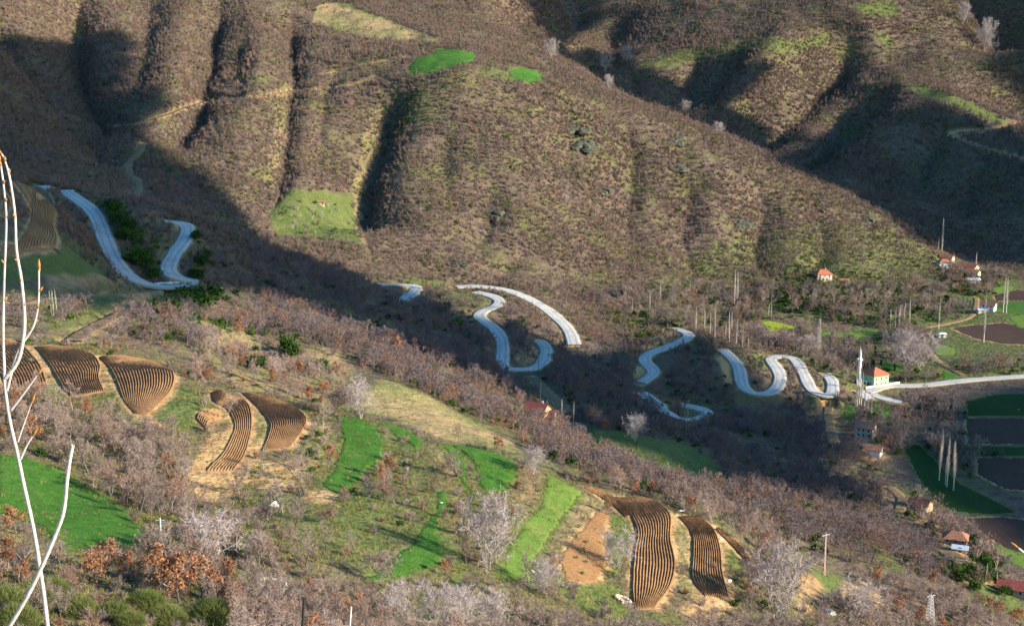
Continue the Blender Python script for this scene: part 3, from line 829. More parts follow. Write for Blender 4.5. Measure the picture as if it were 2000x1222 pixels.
def field_sheet(name, P, mat, rg, cell):
    x0, y0 = P[:, :2].min(0) - 1; x1, y1 = P[:, :2].max(0) + 1
    xs = np.arange(x0, x1, cell); ys = np.arange(y0, y1, cell)
    X, Y = np.meshgrid(xs, ys)
    q = np.random.RandomState(X.size % 9999); jx = X + cell * .3 * q.uniform(-1, 1, X.shape); jy = Y + cell * .3 * q.uniform(-1, 1, X.shape)
    m = inside(P, jx + .7 * fbm(X, Y, 5, 3), jy + .7 * fbm(X, Y, 5, 8))
    n1 = .5 * rg + .4 * rg * fbm(jx, jy, 7, 92) + .22 * rg * q.uniform(-1, 1, X.shape)
    Z = H(jx, jy) + 0.06 + n1
    ring = m & ~(np.roll(m, 1, 0) & np.roll(m, -1, 0) & np.roll(m, 1, 1) & np.roll(m, -1, 1))
    Z = np.where(ring, H(jx, jy) - .15, Z)
    V = np.stack([jx, jy, Z], -1).reshape(-1, 3)
    I = np.arange(X.size).reshape(X.shape)
    F = np.stack([I[:-1, :-1], I[:-1, 1:], I[1:, 1:], I[1:, :-1]], -1).reshape(-1, 4)
    F = F[m.ravel()[F].all(1)]
    if not len(F): return
    u, inv = np.unique(F, return_inverse=True)
    tag(link(name, mesh_np(name, V[u], inv.reshape(-1, 4), M[mat], True)), kind='structure')
for (name, mat, poly, rg, cell), P in zip(FIELDS, FIELD_GEO): field_sheet(name, P, mat, rg, cell)

# ---------------------------------------------------------------- unseen blockers added between sun and slope, cut to the shade wanted on the ground
BLOCKER_Z = 330.0
SHADE = [
 [(-60,70),(40,78),(140,88),(190,170),(240,250),(330,320),(420,385),(480,440),(545,490),(640,520),(730,548),(770,552),(860,590),(930,620),(990,640),(1060,660),(1110,690),(1200,690),
  (1310,650),(1390,668),(1440,685),(1470,735),(1520,775),(1590,805),(1625,850),(1655,920),(1690,1000),(1600,975),(1480,950),(1380,935),(1250,880),(1100,820),(1000,775),(900,720),
  (800,690),(700,650),(600,600),(520,578),(440,560),(330,600),(200,600),(60,575),(-60,560)],
 [(1755,865),(1805,800),(1880,765),(1960,755),(2080,750),(2080,1085),(1985,1065),(1930,1030),(1870,995),(1810,960),(1760,915)],
 [(1008,-40),(1060,70),(1090,105),(1125,70),(1150,20),(1170,-40)],
 [(1900,-30),(1925,60),(1960,130),(2060,240),(2080,-30)],
] + [[(1500,312),(1640,250),(1740,200),(1880,226),(1990,264),(2080,300),(2080,540),(1990,515),(1900,515),(1800,465),(1640,372)],
 [(1095,108),(1150,95),(1240,125),(1340,175),(1420,205),(1480,250),(1500,300),(1440,270),(1350,228),(1280,200),(1200,168),(1140,135)]]
mc, ntc, bc = new_mat('sun_blocker', 1.0)
bc.inputs['Base Color'].default_value = (.9, .9, .92, 1)
for poly in SHADE:
    P = outline(poly, 10.0)
    k = (BLOCKER_Z - P[:, 2]) / SUN_DIR.z
    Q = P + k[:, None] * np.array(SUN_DIR)[None, :]
    cs = 8.0
    xs = np.arange(Q[:, 0].min() - 24, Q[:, 0].max() + 32, cs); ys = np.arange(Q[:, 1].min() - 24, Q[:, 1].max() + 32, cs)
    X, Y = np.meshgrid(xs, ys)
    m = inside(Q, X + 14 * fbm(X, Y, 60, 13, 4), Y + 14 * fbm(X, Y, 60, 18, 4))
    d = m.astype(float)
    for _ in range(6):
        d = np.pad(d, 1, mode='edge'); d = (d[1:-1, 1:-1] * 2 + d[:-2, 1:-1] + d[2:, 1:-1] + d[1:-1, :-2] + d[1:-1, 2:]) / 6
    th = np.where(m, np.clip(d - .3, 0.0, 1) * 14 * (1 + .5 * fbm(X, Y, 40, 77)), 0)
    top = BLOCKER_Z + th * .7; bot = BLOCKER_Z - th * .3
    n = X.size; I = np.arange(n).reshape(X.shape)
    F = np.stack([I[:-1, :-1], I[:-1, 1:], I[1:, 1:], I[1:, :-1]], -1).reshape(-1, 4)
    F = F[(m.ravel()[F]).any(1)]
    V = np.vstack([np.stack([X, Y, top], -1).reshape(-1, 3), np.stack([X, Y, bot - .2], -1).reshape(-1, 3)])
    tag(link('sun_blocker', mesh_np('sun_blocker', V, np.vstack([F, F[:, ::-1] + n]), mc, True)), kind='structure')
# ---------------------------------------------------------------- plants: mesh makers
def unit(v): return v / (np.linalg.norm(v, axis=-1, keepdims=True) + 1e-9)

def tubes(segs, k):
    """segs: list of (p0, p1, r0, r1) -> open k-sided tubes"""
    if not segs: return np.zeros((0, 3)), np.zeros((0, 4), int)
    p0 = np.array([s[0] for s in segs]); p1 = np.array([s[1] for s in segs])
    r0 = np.array([s[2] for s in segs]); r1 = np.array([s[3] for s in segs])
    d = unit(p1 - p0)
    a = unit(np.cross(d, np.where(np.abs(d[:, 2:3]) > .9, np.array([[1., 0, 0]]), np.array([[0, 0, 1.]]))))
    b = np.cross(d, a)
    th = np.arange(k) * 2 * np.pi / k
    ring = a[:, None] * np.cos(th)[None, :, None] + b[:, None] * np.sin(th)[None, :, None]
    V = np.concatenate([p0[:, None] + ring * r0[:, None, None], p1[:, None] + ring * r1[:, None, None]], 1)
    n = len(segs); base = (np.arange(n) * 2 * k)[:, None]
    i = np.arange(k)[None]; j = (np.arange(k) + 1)[None] % k
    F = np.stack([base + i, base + j, base + k + j, base + k + i], -1).reshape(-1, 4)
    return V.reshape(-1, 3), F

def blades(p0, p1, w, rs):
    """thin tapering triangles from p0 to p1"""
    p0 = np.asarray(p0); p1 = np.asarray(p1); n = len(p0)
    side = unit(np.cross(p1 - p0, rs.normal(size=(n, 3)))) * (np.asarray(w).reshape(-1, 1) / 2)
    V = np.stack([p0 - side, p0 + side, p1], 1).reshape(-1, 3)
    return V, np.arange(3 * n).reshape(n, 3)

def join(parts):
    Vs, Fs, off = [], [], 0
    for V, F in parts:
        if len(V) == 0: continue
        Vs.append(V); Fs.append(F + off); off += len(V)
    quads = [f for f in Fs if f.shape[1] == 4]; tris = [f for f in Fs if f.shape[1] == 3]
    out = []
    if quads: out.append(np.vstack(quads))
    if tris: out.append(np.vstack(tris))
    return np.vstack(Vs), out

def grow(rs, h, spread=.45, trunk_r=None, trunk_frac=.35, lean=.08, limbs=8, sub=6, up=.35, wander=.16, multi=1):
    """skeleton of a bare tree; returns thick segments and twig starts/ends"""
    thick, tw0, tw1 = [], [], []
    def branch(p, d, L, r, lev):
        n = 5 if lev == 0 else 4 if lev == 1 else 3
        pts = [p]; dirs = [d]
        for i in range(n):
            d = unit(d + rs.normal(size=3) * wander * (1.0 + .5 * lev) + np.array([0, 0, up * (.25 if lev == 0 else .22)]))
            p = p + d * L / n; pts.append(p); dirs.append(d)
        for i in range(n):
            ra = r * (1 - .75 * i / n); rb = r * (1 - .75 * (i + 1) / n)
            thick.append((pts[i], pts[i + 1], ra, rb, lev))
        return pts, dirs
    def at(pts, t):
        x = t * (len(pts) - 1); i = min(int(x), len(pts) - 2)
        return pts[i] + (pts[i + 1] - pts[i]) * (x - i), i
    trunk_r = trunk_r or h * .022
    for k in range(multi):
        d0 = unit(np.array([rs.normal() * lean, rs.normal() * lean, 1.0]) + (0 if multi == 1 else np.array([math.cos(k * 6.28 / multi), math.sin(k * 6.28 / multi), 0]) * .3))
        pts, dirs = branch(np.array([0, 0, -.3]), d0, h * (.82 if multi == 1 else .75), trunk_r / math.sqrt(multi), 0)
        for i in range(limbs):
            t = trunk_frac + (1 - trunk_frac) * (i + rs.rand()) / limbs
            q, j = at(pts, min(t, .99))
            az = i * 2.4 + rs.rand() * 1.2
            out = np.array([math.cos(az), math.sin(az), 0])
            el = .35 + .5 * t
            d = unit(out * (1 - el * .5) + np.array([0, 0, el]) + dirs[j] * .2)
            L = h * spread * (1.15 - .65 * t) * (.8 + .4 * rs.rand())
            lp, ld = branch(q, d, L, trunk_r * .42 * (1.15 - .6 * t), 1)
            for s in range(sub):
                t2 = .25 + .75 * (s + rs.rand()) / sub
                q2, j2 = at(lp, min(t2, .99))
                d2 = unit(ld[j2] + rs.normal(size=3) * .65 + np.array([0, 0, .15]))
                L2 = L * .5 * (1.2 - .6 * t2) * (.7 + .6 * rs.rand())
                sp, sd = branch(q2, d2, L2, trunk_r * .13, 2)
                for w in range(7):
                    q3, j3 = at(sp, min(.15 + .85 * (w + rs.rand()) / 7, .99))
                    d3 = unit(sd[j3] + rs.normal(size=3) * .6)
                    L3 = h * .10 * (.6 + .8 * rs.rand())
                    e = q3 + d3 * L3
                    tw0.append(q3); tw1.append(e)
                    for _ in range(2):
                        m = q3 + (e - q3) * (.3 + .5 * rs.rand())
                        tw0.append(m); tw1.append(m + unit(d3 + rs.normal(size=3) * .7) * L3 * .6)
    return thick, np.array(tw0), np.array(tw1)

def wood_mesh(name, thick, mat, kmin=1):
    parts = []
    for lev, k in ((0, 7), (1, 5), (2, 3)):
        parts.append(tubes([s[:4] for s in thick if s[4] == lev], k))
    V, F = join(parts)
    return mesh_np(name, V, F, mat, True)

def tint_mat(name, stops, rough=.95, jitter=True, hue=None):
    """colour picked per plant: by the 'tint' of a scattered one, by the object for one that stands alone"""
    m, nt, b = new_mat(name, rough); N = NT(nt)
    oi = N.n('ShaderNodeObjectInfo')
    ti = N.attr('tint', 'INSTANCER')
    r = N.math('FRACT', N.math('ADD', oi.outputs['Random'], ti.outputs['Fac']))
    col = N.ramp(r, stops)
    col = N.mix(.35, col, N.ramp(N.noise(.9, 2, N.coords()), [(.3, (.3, .3, .3)), (.7, (.7, .7, .7))]), 'OVERLAY')
    N.l(col, b.inputs['Base Color'])
    b.inputs['Specular IOR Level'].default_value = .05
    return m

M['bark'] = tint_mat('bark', [(0, (.09, .075, .068)), (.5, (.16, .135, .12)), (1, (.26, .23, .21))])
M['bark_pale'] = tint_mat('bark_pale', [(0, (.33, .29, .27)), (1, (.44, .39, .36))])
M['twigs'] = tint_mat('twigs', [(0, (.18, .135, .115)), (.4, (.28, .215, .185)), (.75, (.33, .25, .215)), (1, (.27, .17, .125))])
M['twigs_pale'] = tint_mat('twigs_pale', [(0, (.36, .30, .29)), (1, (.46, .39, .38))])
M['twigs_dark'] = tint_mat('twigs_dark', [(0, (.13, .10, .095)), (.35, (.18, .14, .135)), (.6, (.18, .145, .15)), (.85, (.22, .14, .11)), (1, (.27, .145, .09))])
M['russet'] = tint_mat('russet', [(0, (.22, .10, .055)), (.5, (.31, .15, .08)), (1, (.27, .145, .09))])
M['broom'] = tint_mat('broom', [(0, (.10, .13, .038)), (1, (.16, .18, .06))])
M['evergreen'] = tint_mat('evergreen', [(0, (.028, .062, .014)), (1, (.06, .11, .022))])
M['cypress'] = tint_mat('cypress', [(0, (.02, .045, .018)), (1, (.03, .06, .022))])
M['poplar_bark'] = tint_mat('poplar_bark', [(0, (.50, .45, .38)), (1, (.62, .56, .48))])
M['willow'] = tint_mat('willow', [(0, (.27, .27, .10)), (1, (.34, .30, .13))])
M['scrub'] = tint_mat('scrub', [(0, (.115, .085, .076)), (.3, (.175, .128, .112)), (.55, (.22, .155, .132)), (.72, (.205, .16, .142)), (.88, (.26, .145, .10)), (1, (.13, .12, .06))])
M['scrub_green'] = tint_mat('scrub_green', [(0, (.05, .085, .02)), (1, (.10, .13, .035))])
M['dry_grass'] = tint_mat('dry_grass', [(0, (.28, .21, .10)), (.5, (.20, .18, .06)), (1, (.11, .15, .035))])

def bare_tree_meshes(name, seed, h, wood, twig, width=.045, **kw):
    rs = np.random.RandomState(seed)
    thick, a, b = grow(rs, h, **kw)
    V, F = blades(a, b, width * (.7 + .6 * rs.rand(len(a))), rs)
    return wood_mesh('trunk', thick, wood), mesh_np('crown', V, F, twig)

def leafy_tree_meshes(seed, h, wood, leaf, n=1500, size=.20, **kw):
    rs = np.random.RandomState(seed)
    thick, a, b = grow(rs, h, **kw)
    pick = rs.randint(0, len(b), n)
    c = b[pick] + rs.normal(size=(n, 3)) * h * .02
    u = unit(rs.normal(size=(n, 3))); v = unit(np.cross(u, rs.normal(size=(n, 3))))
    s = size * (.6 + .8 * rs.rand(n))[:, None]
    V = np.stack([c - u * s, c + u * s * .5 + v * s, c + u * s * .6 - v * s * .8], 1).reshape(-1, 3)
    V2, F2 = blades(a, b, .03 + 0 * a[:, 0], rs)
    V, F = join([(V, np.arange(3 * n).reshape(n, 3)), (V2, F2)])
    return wood_mesh('trunk', thick, wood), mesh_np('crown', V, F, leaf)

def shrub_mesh(seed, r, h, n, w, mat, name='shrub', stems=7, flat=.55):
    """many stemmed twiggy bush, blades fanning out from a few stems"""
    rs = np.random.RandomState(seed)
    az = rs.rand(stems) * 6.283; tilt = rs.rand(stems) ** .7
    tip = np.stack([np.cos(az) * tilt * r * .75, np.sin(az) * tilt * r * .75, h * (.55 + .35 * rs.rand(stems)) * (1 - .3 * tilt)], 1)
    p0 = [np.zeros((stems, 3)) + rs.normal(size=(stems, 3)) * [.12 * r, .12 * r, 0] - [0, 0, .2]]; p1 = [tip]; ws = [np.full(stems, w * 1.6)]
    k = rs.randint(0, stems, n); t = .25 + .75 * rs.rand(n)
    q = p0[0][k] * (1 - t)[:, None] + tip[k] * t[:, None]
    d = unit(unit(tip[k]) * .7 + rs.normal(size=(n, 3)) * .75 + [0, 0, .35])
    L = (.28 + .3 * rs.rand(n)) * (r + h) * .5
    p0.append(q); p1.append(q + d * L[:, None]); ws.append(w * (.6 + .8 * rs.rand(n)))
    V, F = blades(np.vstack(p0), np.vstack(p1), np.concatenate(ws), rs)
    V[:, 2] = np.maximum(V[:, 2], -.25)
    return mesh_np(name, V, F, mat)

def clump_mesh(seed, r, h, n, size, mat, name='crown', lobes=7, z0=.1):
    """leafy bush: leaf faces in several uneven clumps"""
    rs = np.random.RandomState(seed)
    az = rs.rand(lobes) * 6.283; rr = np.sqrt(rs.rand(lobes)) * .62
    c = np.stack([np.cos(az) * rr * r, np.sin(az) * rr * r, h * (z0 + .25 + .5 * rs.rand(lobes) * (1 - rr))], 1)
    R = (.32 + .25 * rs.rand(lobes)) * min(r, h)
    k = rs.randint(0, lobes, n)
    d = unit(rs.normal(size=(n, 3)))
    p = c[k] + d * (R[k] * (.55 + .5 * rs.rand(n)))[:, None] * [1, 1, .85]
    p[:, 2] = np.maximum(p[:, 2], .02)
    u = unit(rs.normal(size=(n, 3)) + d); v = unit(np.cross(u, rs.normal(size=(n, 3))))
    s = size * (.6 + .9 * rs.rand(n))[:, None]
    V = np.stack([p - u * s * .5 - v * s * .4, p - u * s * .4 + v * s * .4, p + u * s], 1).reshape(-1, 3)
    return mesh_np(name, V, np.arange(3 * n).reshape(n, 3), mat)

def broom_mesh(seed, r, h, n, mat, name='crown'):
    rs = np.random.RandomState(seed)
    az = rs.rand(n) * 6.283; q = np.sqrt(rs.rand(n))
    base = np.stack([np.cos(az) * q * r * .75, np.sin(az) * q * r * .75, np.zeros(n)], 1)
    base[:, 2] = h * .75 * np.sqrt(rs.rand(n)) * np.sqrt(np.maximum(1 - q * q, .02))
    d = unit(np.stack([np.cos(az) * q * .7, np.sin(az) * q * .7, np.ones(n)], 1) + rs.normal(size=(n, 3)) * .35)
    L = h * (.16 + .14 * rs.rand(n))
    V, F = blades(base, base + d * L[:, None], .02 + .025 * rs.rand(n), rs)
    return mesh_np(name, V, F, mat)

def poplar_meshes(seed, h, r, n, mat_w, mat_t, bare=.12):
    rs = np.random.RandomState(seed)
    lean = rs.normal(size=2) * .012
    pts = [np.array([lean[0] * z * z / h, lean[1] * z * z / h, z]) for z in np.linspace(-.3, h * .96, 9)]
    thick = [(pts[i], pts[i + 1], h * .013 * (1 - i / 9), h * .013 * (1 - (i + 1) / 9), 0) for i in range(8)]
    t = bare + (1 - bare) * rs.rand(n) ** .9
    z = t * h * .93; az = rs.rand(n) * 6.283
    prof = r * np.minimum(1, (t - bare) * 4 + .25) * (1 - t ** 3 * .8)
    p0 = np.stack([lean[0] * z * z / h + np.cos(az) * prof * .25 * rs.rand(n), lean[1] * z * z / h + np.sin(az) * prof * .25 * rs.rand(n), z], 1)
    L = h * (.07 + .09 * rs.rand(n)) * (1.1 - .5 * t)
    d = unit(np.stack([np.cos(az) * prof * .8 / np.maximum(L, .1), np.sin(az) * prof * .8 / np.maximum(L, .1), np.ones(n)], 1) + rs.normal(size=(n, 3)) * .08)
    V, F = blades(p0, p0 + d * L[:, None], .05 + .05 * rs.rand(n), rs)
    return wood_mesh('trunk', thick, mat_w), mesh_np('crown', V, F, mat_t)

# ---------------------------------------------------------------- scattering of what nobody could count
def src_collection(name, meshes):
    c = bpy.data.collections.new(name)           # kept out of the scene: only the scattered copies show
    for i, me in enumerate(meshes):
        o = bpy.data.objects.new('%s_%02d' % (name, i), me); c.objects.link(o)
    return c

def scatter(name, label_kind, P, scale, idx, tint, meshes, rs, tilt=.06):
    n = len(P)
    if not n: return
    me = bpy.data.meshes.new(name)
    me.vertices.add(n); me.vertices.foreach_set('co', np.asarray(P, np.float32).ravel())
    def put(k, t, v):
        a = me.attributes.new(k, t, 'POINT')
        a.data.foreach_set('vector' if t == 'FLOAT_VECTOR' else 'value', np.ascontiguousarray(v).ravel())
    sc = np.asarray(scale, np.float32)
    if sc.ndim == 1: sc = np.stack([sc, sc, sc], 1)
    put('sc', 'FLOAT_VECTOR', sc)
    rot = np.stack([rs.normal(size=n) * tilt, rs.normal(size=n) * tilt, rs.rand(n) * 6.283], 1).astype(np.float32)
    put('rot', 'FLOAT_VECTOR', rot); put('idx', 'INT', np.asarray(idx, np.int32)); put('tint', 'FLOAT', np.asarray(tint, np.float32))
    o = link(name, me)
    g = bpy.data.node_groups.new(name, 'GeometryNodeTree')
    g.interface.new_socket('Geometry', in_out='INPUT', socket_type='NodeSocketGeometry')
    g.interface.new_socket('Geometry', in_out='OUTPUT', socket_type='NodeSocketGeometry')
    gi = g.nodes.new('NodeGroupInput'); go = g.nodes.new('NodeGroupOutput')
    iop = g.nodes.new('GeometryNodeInstanceOnPoints'); ci = g.nodes.new('GeometryNodeCollectionInfo')
    ci.inputs['Collection'].default_value = src_collection(name + '_source', meshes)
    ci.inputs['Separate Children'].default_value = True; ci.inputs['Reset Children'].default_value = True
    def na(k, t):
        x = g.nodes.new('GeometryNodeInputNamedAttribute'); x.data_type = t; x.inputs['Name'].default_value = k
        return x.outputs['Attribute']
    L = g.links.new
    L(gi.outputs[0], iop.inputs['Points']); L(ci.outputs[0], iop.inputs['Instance'])
    iop.inputs['Pick Instance'].default_value = True
    L(na('idx', 'INT'), iop.inputs['Instance Index']); L(na('sc', 'FLOAT_VECTOR'), iop.inputs['Scale'])
    e2r = g.nodes.new('FunctionNodeEulerToRotation'); L(na('rot', 'FLOAT_VECTOR'), e2r.inputs[0]); L(e2r.outputs[0], iop.inputs['Rotation'])
    L(iop.outputs[0], go.inputs[0])
    md = o.modifiers.new('scatter', 'NODES'); md.node_group = g
    tag(o, label_kind, None, None, 'stuff')
    return o

def project(P):
    x, y, z = P[..., 0], P[..., 1], P[..., 2]
    dep = y * CP - z * SP
    return CU + FPX * x / dep, CV - FPX * (y * SP + z * CP) / dep

# how far each sight line reaches, on a coarse raster, to leave out plants hidden deep behind a crest
VU, VV = np.meshgrid(np.arange(-300, 2301, 12), np.arange(-160, 1400, 8))
_D = cast(VU.ravel(), VV.ravel(), 60.0, 2790.0, 4.0)[:, 1].reshape(VU.shape)
_p = np.pad(_D, 2, mode='edge')
_DM = np.max([_p[a:a + _D.shape[0], b:b + _D.shape[1]] for a in range(5) for b in (1, 2, 3)], axis=0)
_DM = np.where(_DM - _D > 260, _D, _DM)
def seen(P, hgt, slack=None):
    """the foot or the top of a plant of height hgt shows"""
    if slack is None: slack = np.maximum(25.0, .055 * P[:, 1])
    u, v = project(P)
    Q = P.copy(); Q[:, 2] += hgt
    u2, v2 = project(Q)
    def far(u, v):
        i = np.clip(np.round((u + 300) / 12).astype(int), 0, VU.shape[1] - 1); j = np.clip(np.round((v + 160) / 8).astype(int), 0, VU.shape[0] - 1)
        return _DM[j, i]
    ok = (P[:, 1] < far(u, v) + slack) | (P[:, 1] < far(u2, v2 - 6) + slack)
    return ok & (u > -250) & (u < 2250) & (v2 < 1330) & (v > -60)

def gsample(G, x, y):
    ix = np.clip(((x - GX0) / GS + .5).astype(int), 0, NX - 1); iy = np.clip(((y - GY0) / GS + .5).astype(int), 0, NY - 1)
    return G[iy, ix]

def candidates(r0, r1, spacing, rs):
    """jittered points between two distances, inside the wedge that is looked at"""
    W = r1 * math.tan(math.radians(24)) + 60
    xs = np.arange(-W, W, spacing); ys = np.arange(max(r0 * .88, 120), r1, spacing)
    X, Y = np.meshgrid(xs, ys)
    X = (X + rs.uniform(-.5, .5, X.shape) * spacing).ravel(); Y = (Y + rs.uniform(-.5, .5, Y.shape) * spacing).ravel()
    R = np.hypot(X, Y)
    m = (R >= r0) & (R < r1) & (np.abs(X) < Y * math.tan(math.radians(23)) + 40) & (X > GX0 + 10) & (X < GX1 - 10) & (Y < GY1 - 20)
    X, Y = X[m], Y[m]
    return np.stack([X, Y, H(X, Y)], 1)
# ---------------------------------------------------------------- scrub and woods (masses of small plants)
rs = np.random.RandomState(5)
SLX, SLY = np.gradient(GRID, GS, axis=1), np.gradient(GRID, GS, axis=0)
def zone(polys, soft=10):
    G = blank()
    global BARE
    keep = BARE; BARE = G
    for p in polys: paint(p, None, 1.0, soft, 1.0)
    G = BARE; BARE = keep
    return G
Z_NEAR = zone([[(-200,700),(180,655),(420,735),(660,800),(860,862),(1060,915),(1400,1005),(1480,1080),(1560,1180),(1900,1225),(2100,1300),(-200,1300)]], 6)
Z_WOOD = zone([[(330,440),(440,500),(560,500),(740,550),(960,590),(1100,640),(1230,690),(1420,700),(1620,800),(1700,900),(1830,1010),(1900,1150),(1700,1110),(1560,1080),(1420,1000),
                (1080,905),(1010,850),(940,820),(740,730),(600,680),(420,640),(260,600),(230,560),(360,570),(450,560)], [(0,600),(140,592),(330,602),(420,640),(380,690),(200,652),(60,645),(0,640)]], 8)
Z_VALLEY = zone([[(1150,590),(1250,560),(1480,560),(1600,570),(1740,560),(1850,560),(1890,620),(1780,650),(1700,640),(1480,610),(1430,650),(1300,640)],
                 [(1450,660),(1600,655),(1800,650),(1860,720),(1990,700),(1990,730),(1800,760),(1620,720)],
                 [(1640,790),(1780,770),(1870,770),(1840,860),(1760,890),(1690,900)], [(1815,500),(1900,505),(1965,548),(1935,590),(1850,570)], [(1730,960),(1780,960),(1960,1110),(1990,1170),(1900,1120),(1800,1050)],
                 [(1770,800),(1880,775),(1885,870),(1960,880),(1960,960),(1900,940),(1800,870)], [(1880,985),(2000,1005),(2000,1020),(1900,1010)], [(1560,640),(1640,660),(1680,700),(1640,760),(1560,690)]], 6)
Z_GREEN = zone([[(180,390),(235,400),(330,440),(320,540),(280,540),(235,480),(200,420)], [(310,575),(440,565),(470,600),(420,660),(330,640),(280,600)], [(480,640),(560,650),(640,700),(620,760),(500,720)],
                [(1190,605),(1310,620),(1330,640),(1250,670),(1190,640)], [(740,180),(800,170),(900,165),(860,220),(790,260),(735,300)], [(1560,500),(1720,540),(1880,600),(1740,640),(1480,600)],
                [(1830,1090),(1960,1090),(1990,1170),(1880,1160)], [(880,600),(940,590),(940,650),(900,660)]], 6)

ROADCLEAR = np.clip((ROADD - 0.8) / 2.0, 0, 1)
OPEN = (1 - BARE) * ROADCLEAR

scrub_src = [shrub_mesh(100 + i, 1.9, 3.4, 64, .17, M['scrub'], stems=6) for i in range(4)] + \
            [shrub_mesh(110 + i, 1.3, 5.0, 60, .15, M['scrub'], stems=5) for i in range(3)] + \
            [clump_mesh(120 + i, 1.7, 2.2, 80, .45, M['scrub_green'], 'shrub') for i in range(2)]
def far_scrub(r0, r1, spacing, smul):
    P = candidates(r0, r1, spacing, rs)
    for k in range(3):                     # as many plants per square metre of slope on steep banks as on gentle ones
        E = candidates(r0, r1, spacing, rs)
        steep = np.hypot(gsample(SLX, E[:, 0], E[:, 1]), gsample(SLY, E[:, 0], E[:, 1]))
        P = np.vstack([P, E[rs.rand(len(E)) < np.clip((steep - .62) / .5 - k, 0, 1)]])
    n = len(P)
    clump = fbm(P[:, 0], P[:, 1], 26, 55, 3); big = fbm(P[:, 0], P[:, 1], 110, 66, 2)
    gully = np.clip(gsample(np.abs(SLX), P[:, 0], P[:, 1]) - .45, 0, 1)
    d = gsample(OPEN, P[:, 0], P[:, 1]) * np.clip(.84 + .85 * clump + .25 * big + .5 * gully, .22, 1.0)
    d *= np.clip(1 - 1.3 * gsample(Z_WOOD, P[:, 0], P[:, 1]), 0, 1) * (1 - gsample(Z_NEAR, P[:, 0], P[:, 1])) * np.clip(1 - gsample(Z_VALLEY, P[:, 0], P[:, 1]), 0, 1)
    ok = (rs.rand(n) < d) & ((P[:, 2] > FLOOR_Z + 3.5) | (P[:, 1] > 1030))
    P = P[ok]; P = P[seen(P, 4.0)]
    n = len(P)
    gz = gsample(Z_GREEN, P[:, 0], P[:, 1]); gr = gsample(COVER['grass'], P[:, 0], P[:, 1])
    q = rs.rand(n)
    idx = np.where(q < .62, rs.randint(0, 4, n), rs.randint(4, 7, n))
    idx = np.where(rs.rand(n) < .06 + .5 * gz + .10 * gr, rs.randint(7, 9, n), idx)
    s = (.55 + .65 * rs.rand(n)) * smul * (1 + .35 * np.clip(fbm(P[:, 0], P[:, 1], 40, 88), -.5, 1))
    tint = .42 + .42 * fbm(P[:, 0], P[:, 1], 70, 99, 2) + .16 * rs.normal(size=n)
    P[:, 2] -= .1
    return P, s, idx, np.clip(tint, .02, .98)
parts = [far_scrub(560, 1000, 2.5, .95), far_scrub(1000, 1450, 2.9, 1.08), far_scrub(1450, 2500, 3.7, 1.42)]
P, s, idx, tint = [np.concatenate([p[i] for p in parts]) for i in range(4)]
print('far scrub', len(P))
scatter('hillside_scrub', 'low brown leafless scrub scattered over the far mountain slopes', P, s, idx, tint, scrub_src, rs)
CLEARED, PLANTED = [], []
V_BARE = [bare_tree_meshes('bare_tree', 300 + i, 7.0, M['bark'], M['twigs'], .045, spread=.34 + .05 * (i % 3), trunk_frac=.30 - .03 * (i % 3), multi=(1, 1, 2, 1, 3, 1, 1)[i], limbs=8, up=.4) for i in range(7)]
V_RUSSET = [leafy_tree_meshes(320 + i, 6.0, M['bark'], M['russet'], 1000, .15, spread=.40, trunk_frac=.18, limbs=8, sub=4) for i in range(4)]
V_PALE = [bare_tree_meshes('pale_tree', 330 + i, 7.0, M['bark_pale'], M['twigs_pale'], .038, spread=.52, trunk_frac=.12, multi=3, limbs=9, sub=7, up=.3, trunk_r=.10) for i in range(4)]
V_SHRUB = [shrub_mesh(340 + i, 1.7, 2.6, 320, .045, M['twigs'], stems=12) for i in range(4)] + [shrub_mesh(345 + i, 1.5, 2.2, 300, .05, M['twigs_dark'], stems=10) for i in range(2)]
V_EVER = [clump_mesh(350 + i, 2.0, 2.6, 900, .22, M['evergreen'], 'evergreen_bush', lobes=9) for i in range(4)]
V_BROOM = [broom_mesh(360 + i, 2.2, 2.6, 5200, M['broom'], 'broom_bush') for i in range(3)]

def plant(kind, meshes, p, h_scale, rz, label, cat, group, wide=1.0):
    """a tree with a trunk and a crown of its own, standing at p"""
    root = empty(kind, (p[0], p[1], p[2]), rz, (h_scale * wide, h_scale * wide, h_scale))
    t = link('trunk', meshes[0], root); c = link('crown', meshes[1], root)
    tag(root, label, cat, group)
    PLANTED.append((p[0], p[1])); return root
def bush(kind, me, p, sc, rz, label, cat, group):
    o = link(kind, me, None, (p[0], p[1], p[2]), (0, 0, rz), sc)
    tag(o, label, cat, group); PLANTED.append((p[0], p[1])); return o

# ---------------------------------------------------------------- buildings
def tile_material(name, c0, c1):
    m, nt, b = new_mat(name, .8); N = NT(nt)
    w = N.n('ShaderNodeTexWave'); w.wave_type = 'BANDS'; w.bands_direction = 'Z'; w.inputs['Scale'].default_value = 1.6; w.inputs['Distortion'].default_value = .6
    N.l(N.coords(), w.inputs['Vector'])
    f = N.noise(1.2, 4, N.coords())
    col = N.ramp(f, [(.3, c0), (.7, c1)])
    col = N.mix(.25, col, N.ramp(w.outputs['Fac'], [(0, (.25, .25, .25)), (1, (.7, .7, .7))]), 'OVERLAY')
    N.l(col, b.inputs['Base Color']); N.bump(w.outputs['Fac'], .06, .8, b)
    return m
M['tile'] = tile_material('tile', (.36, .10, .055), (.52, .17, .09))
M['tile_old'] = tile_material('tile_old', (.24, .10, .065), (.40, .19, .12))
M['tile_dark'] = tile_material('tile_dark', (.20, .055, .05), (.34, .10, .08))
M['mint'] = simple('mint', (.31, .53, .31), .9, .06, .8)
M['white'] = simple('white', (.78, .77, .74), .8, .07, 1.5)
M['plaster'] = simple('plaster', (.55, .45, .34), .9, .15, 1.2)
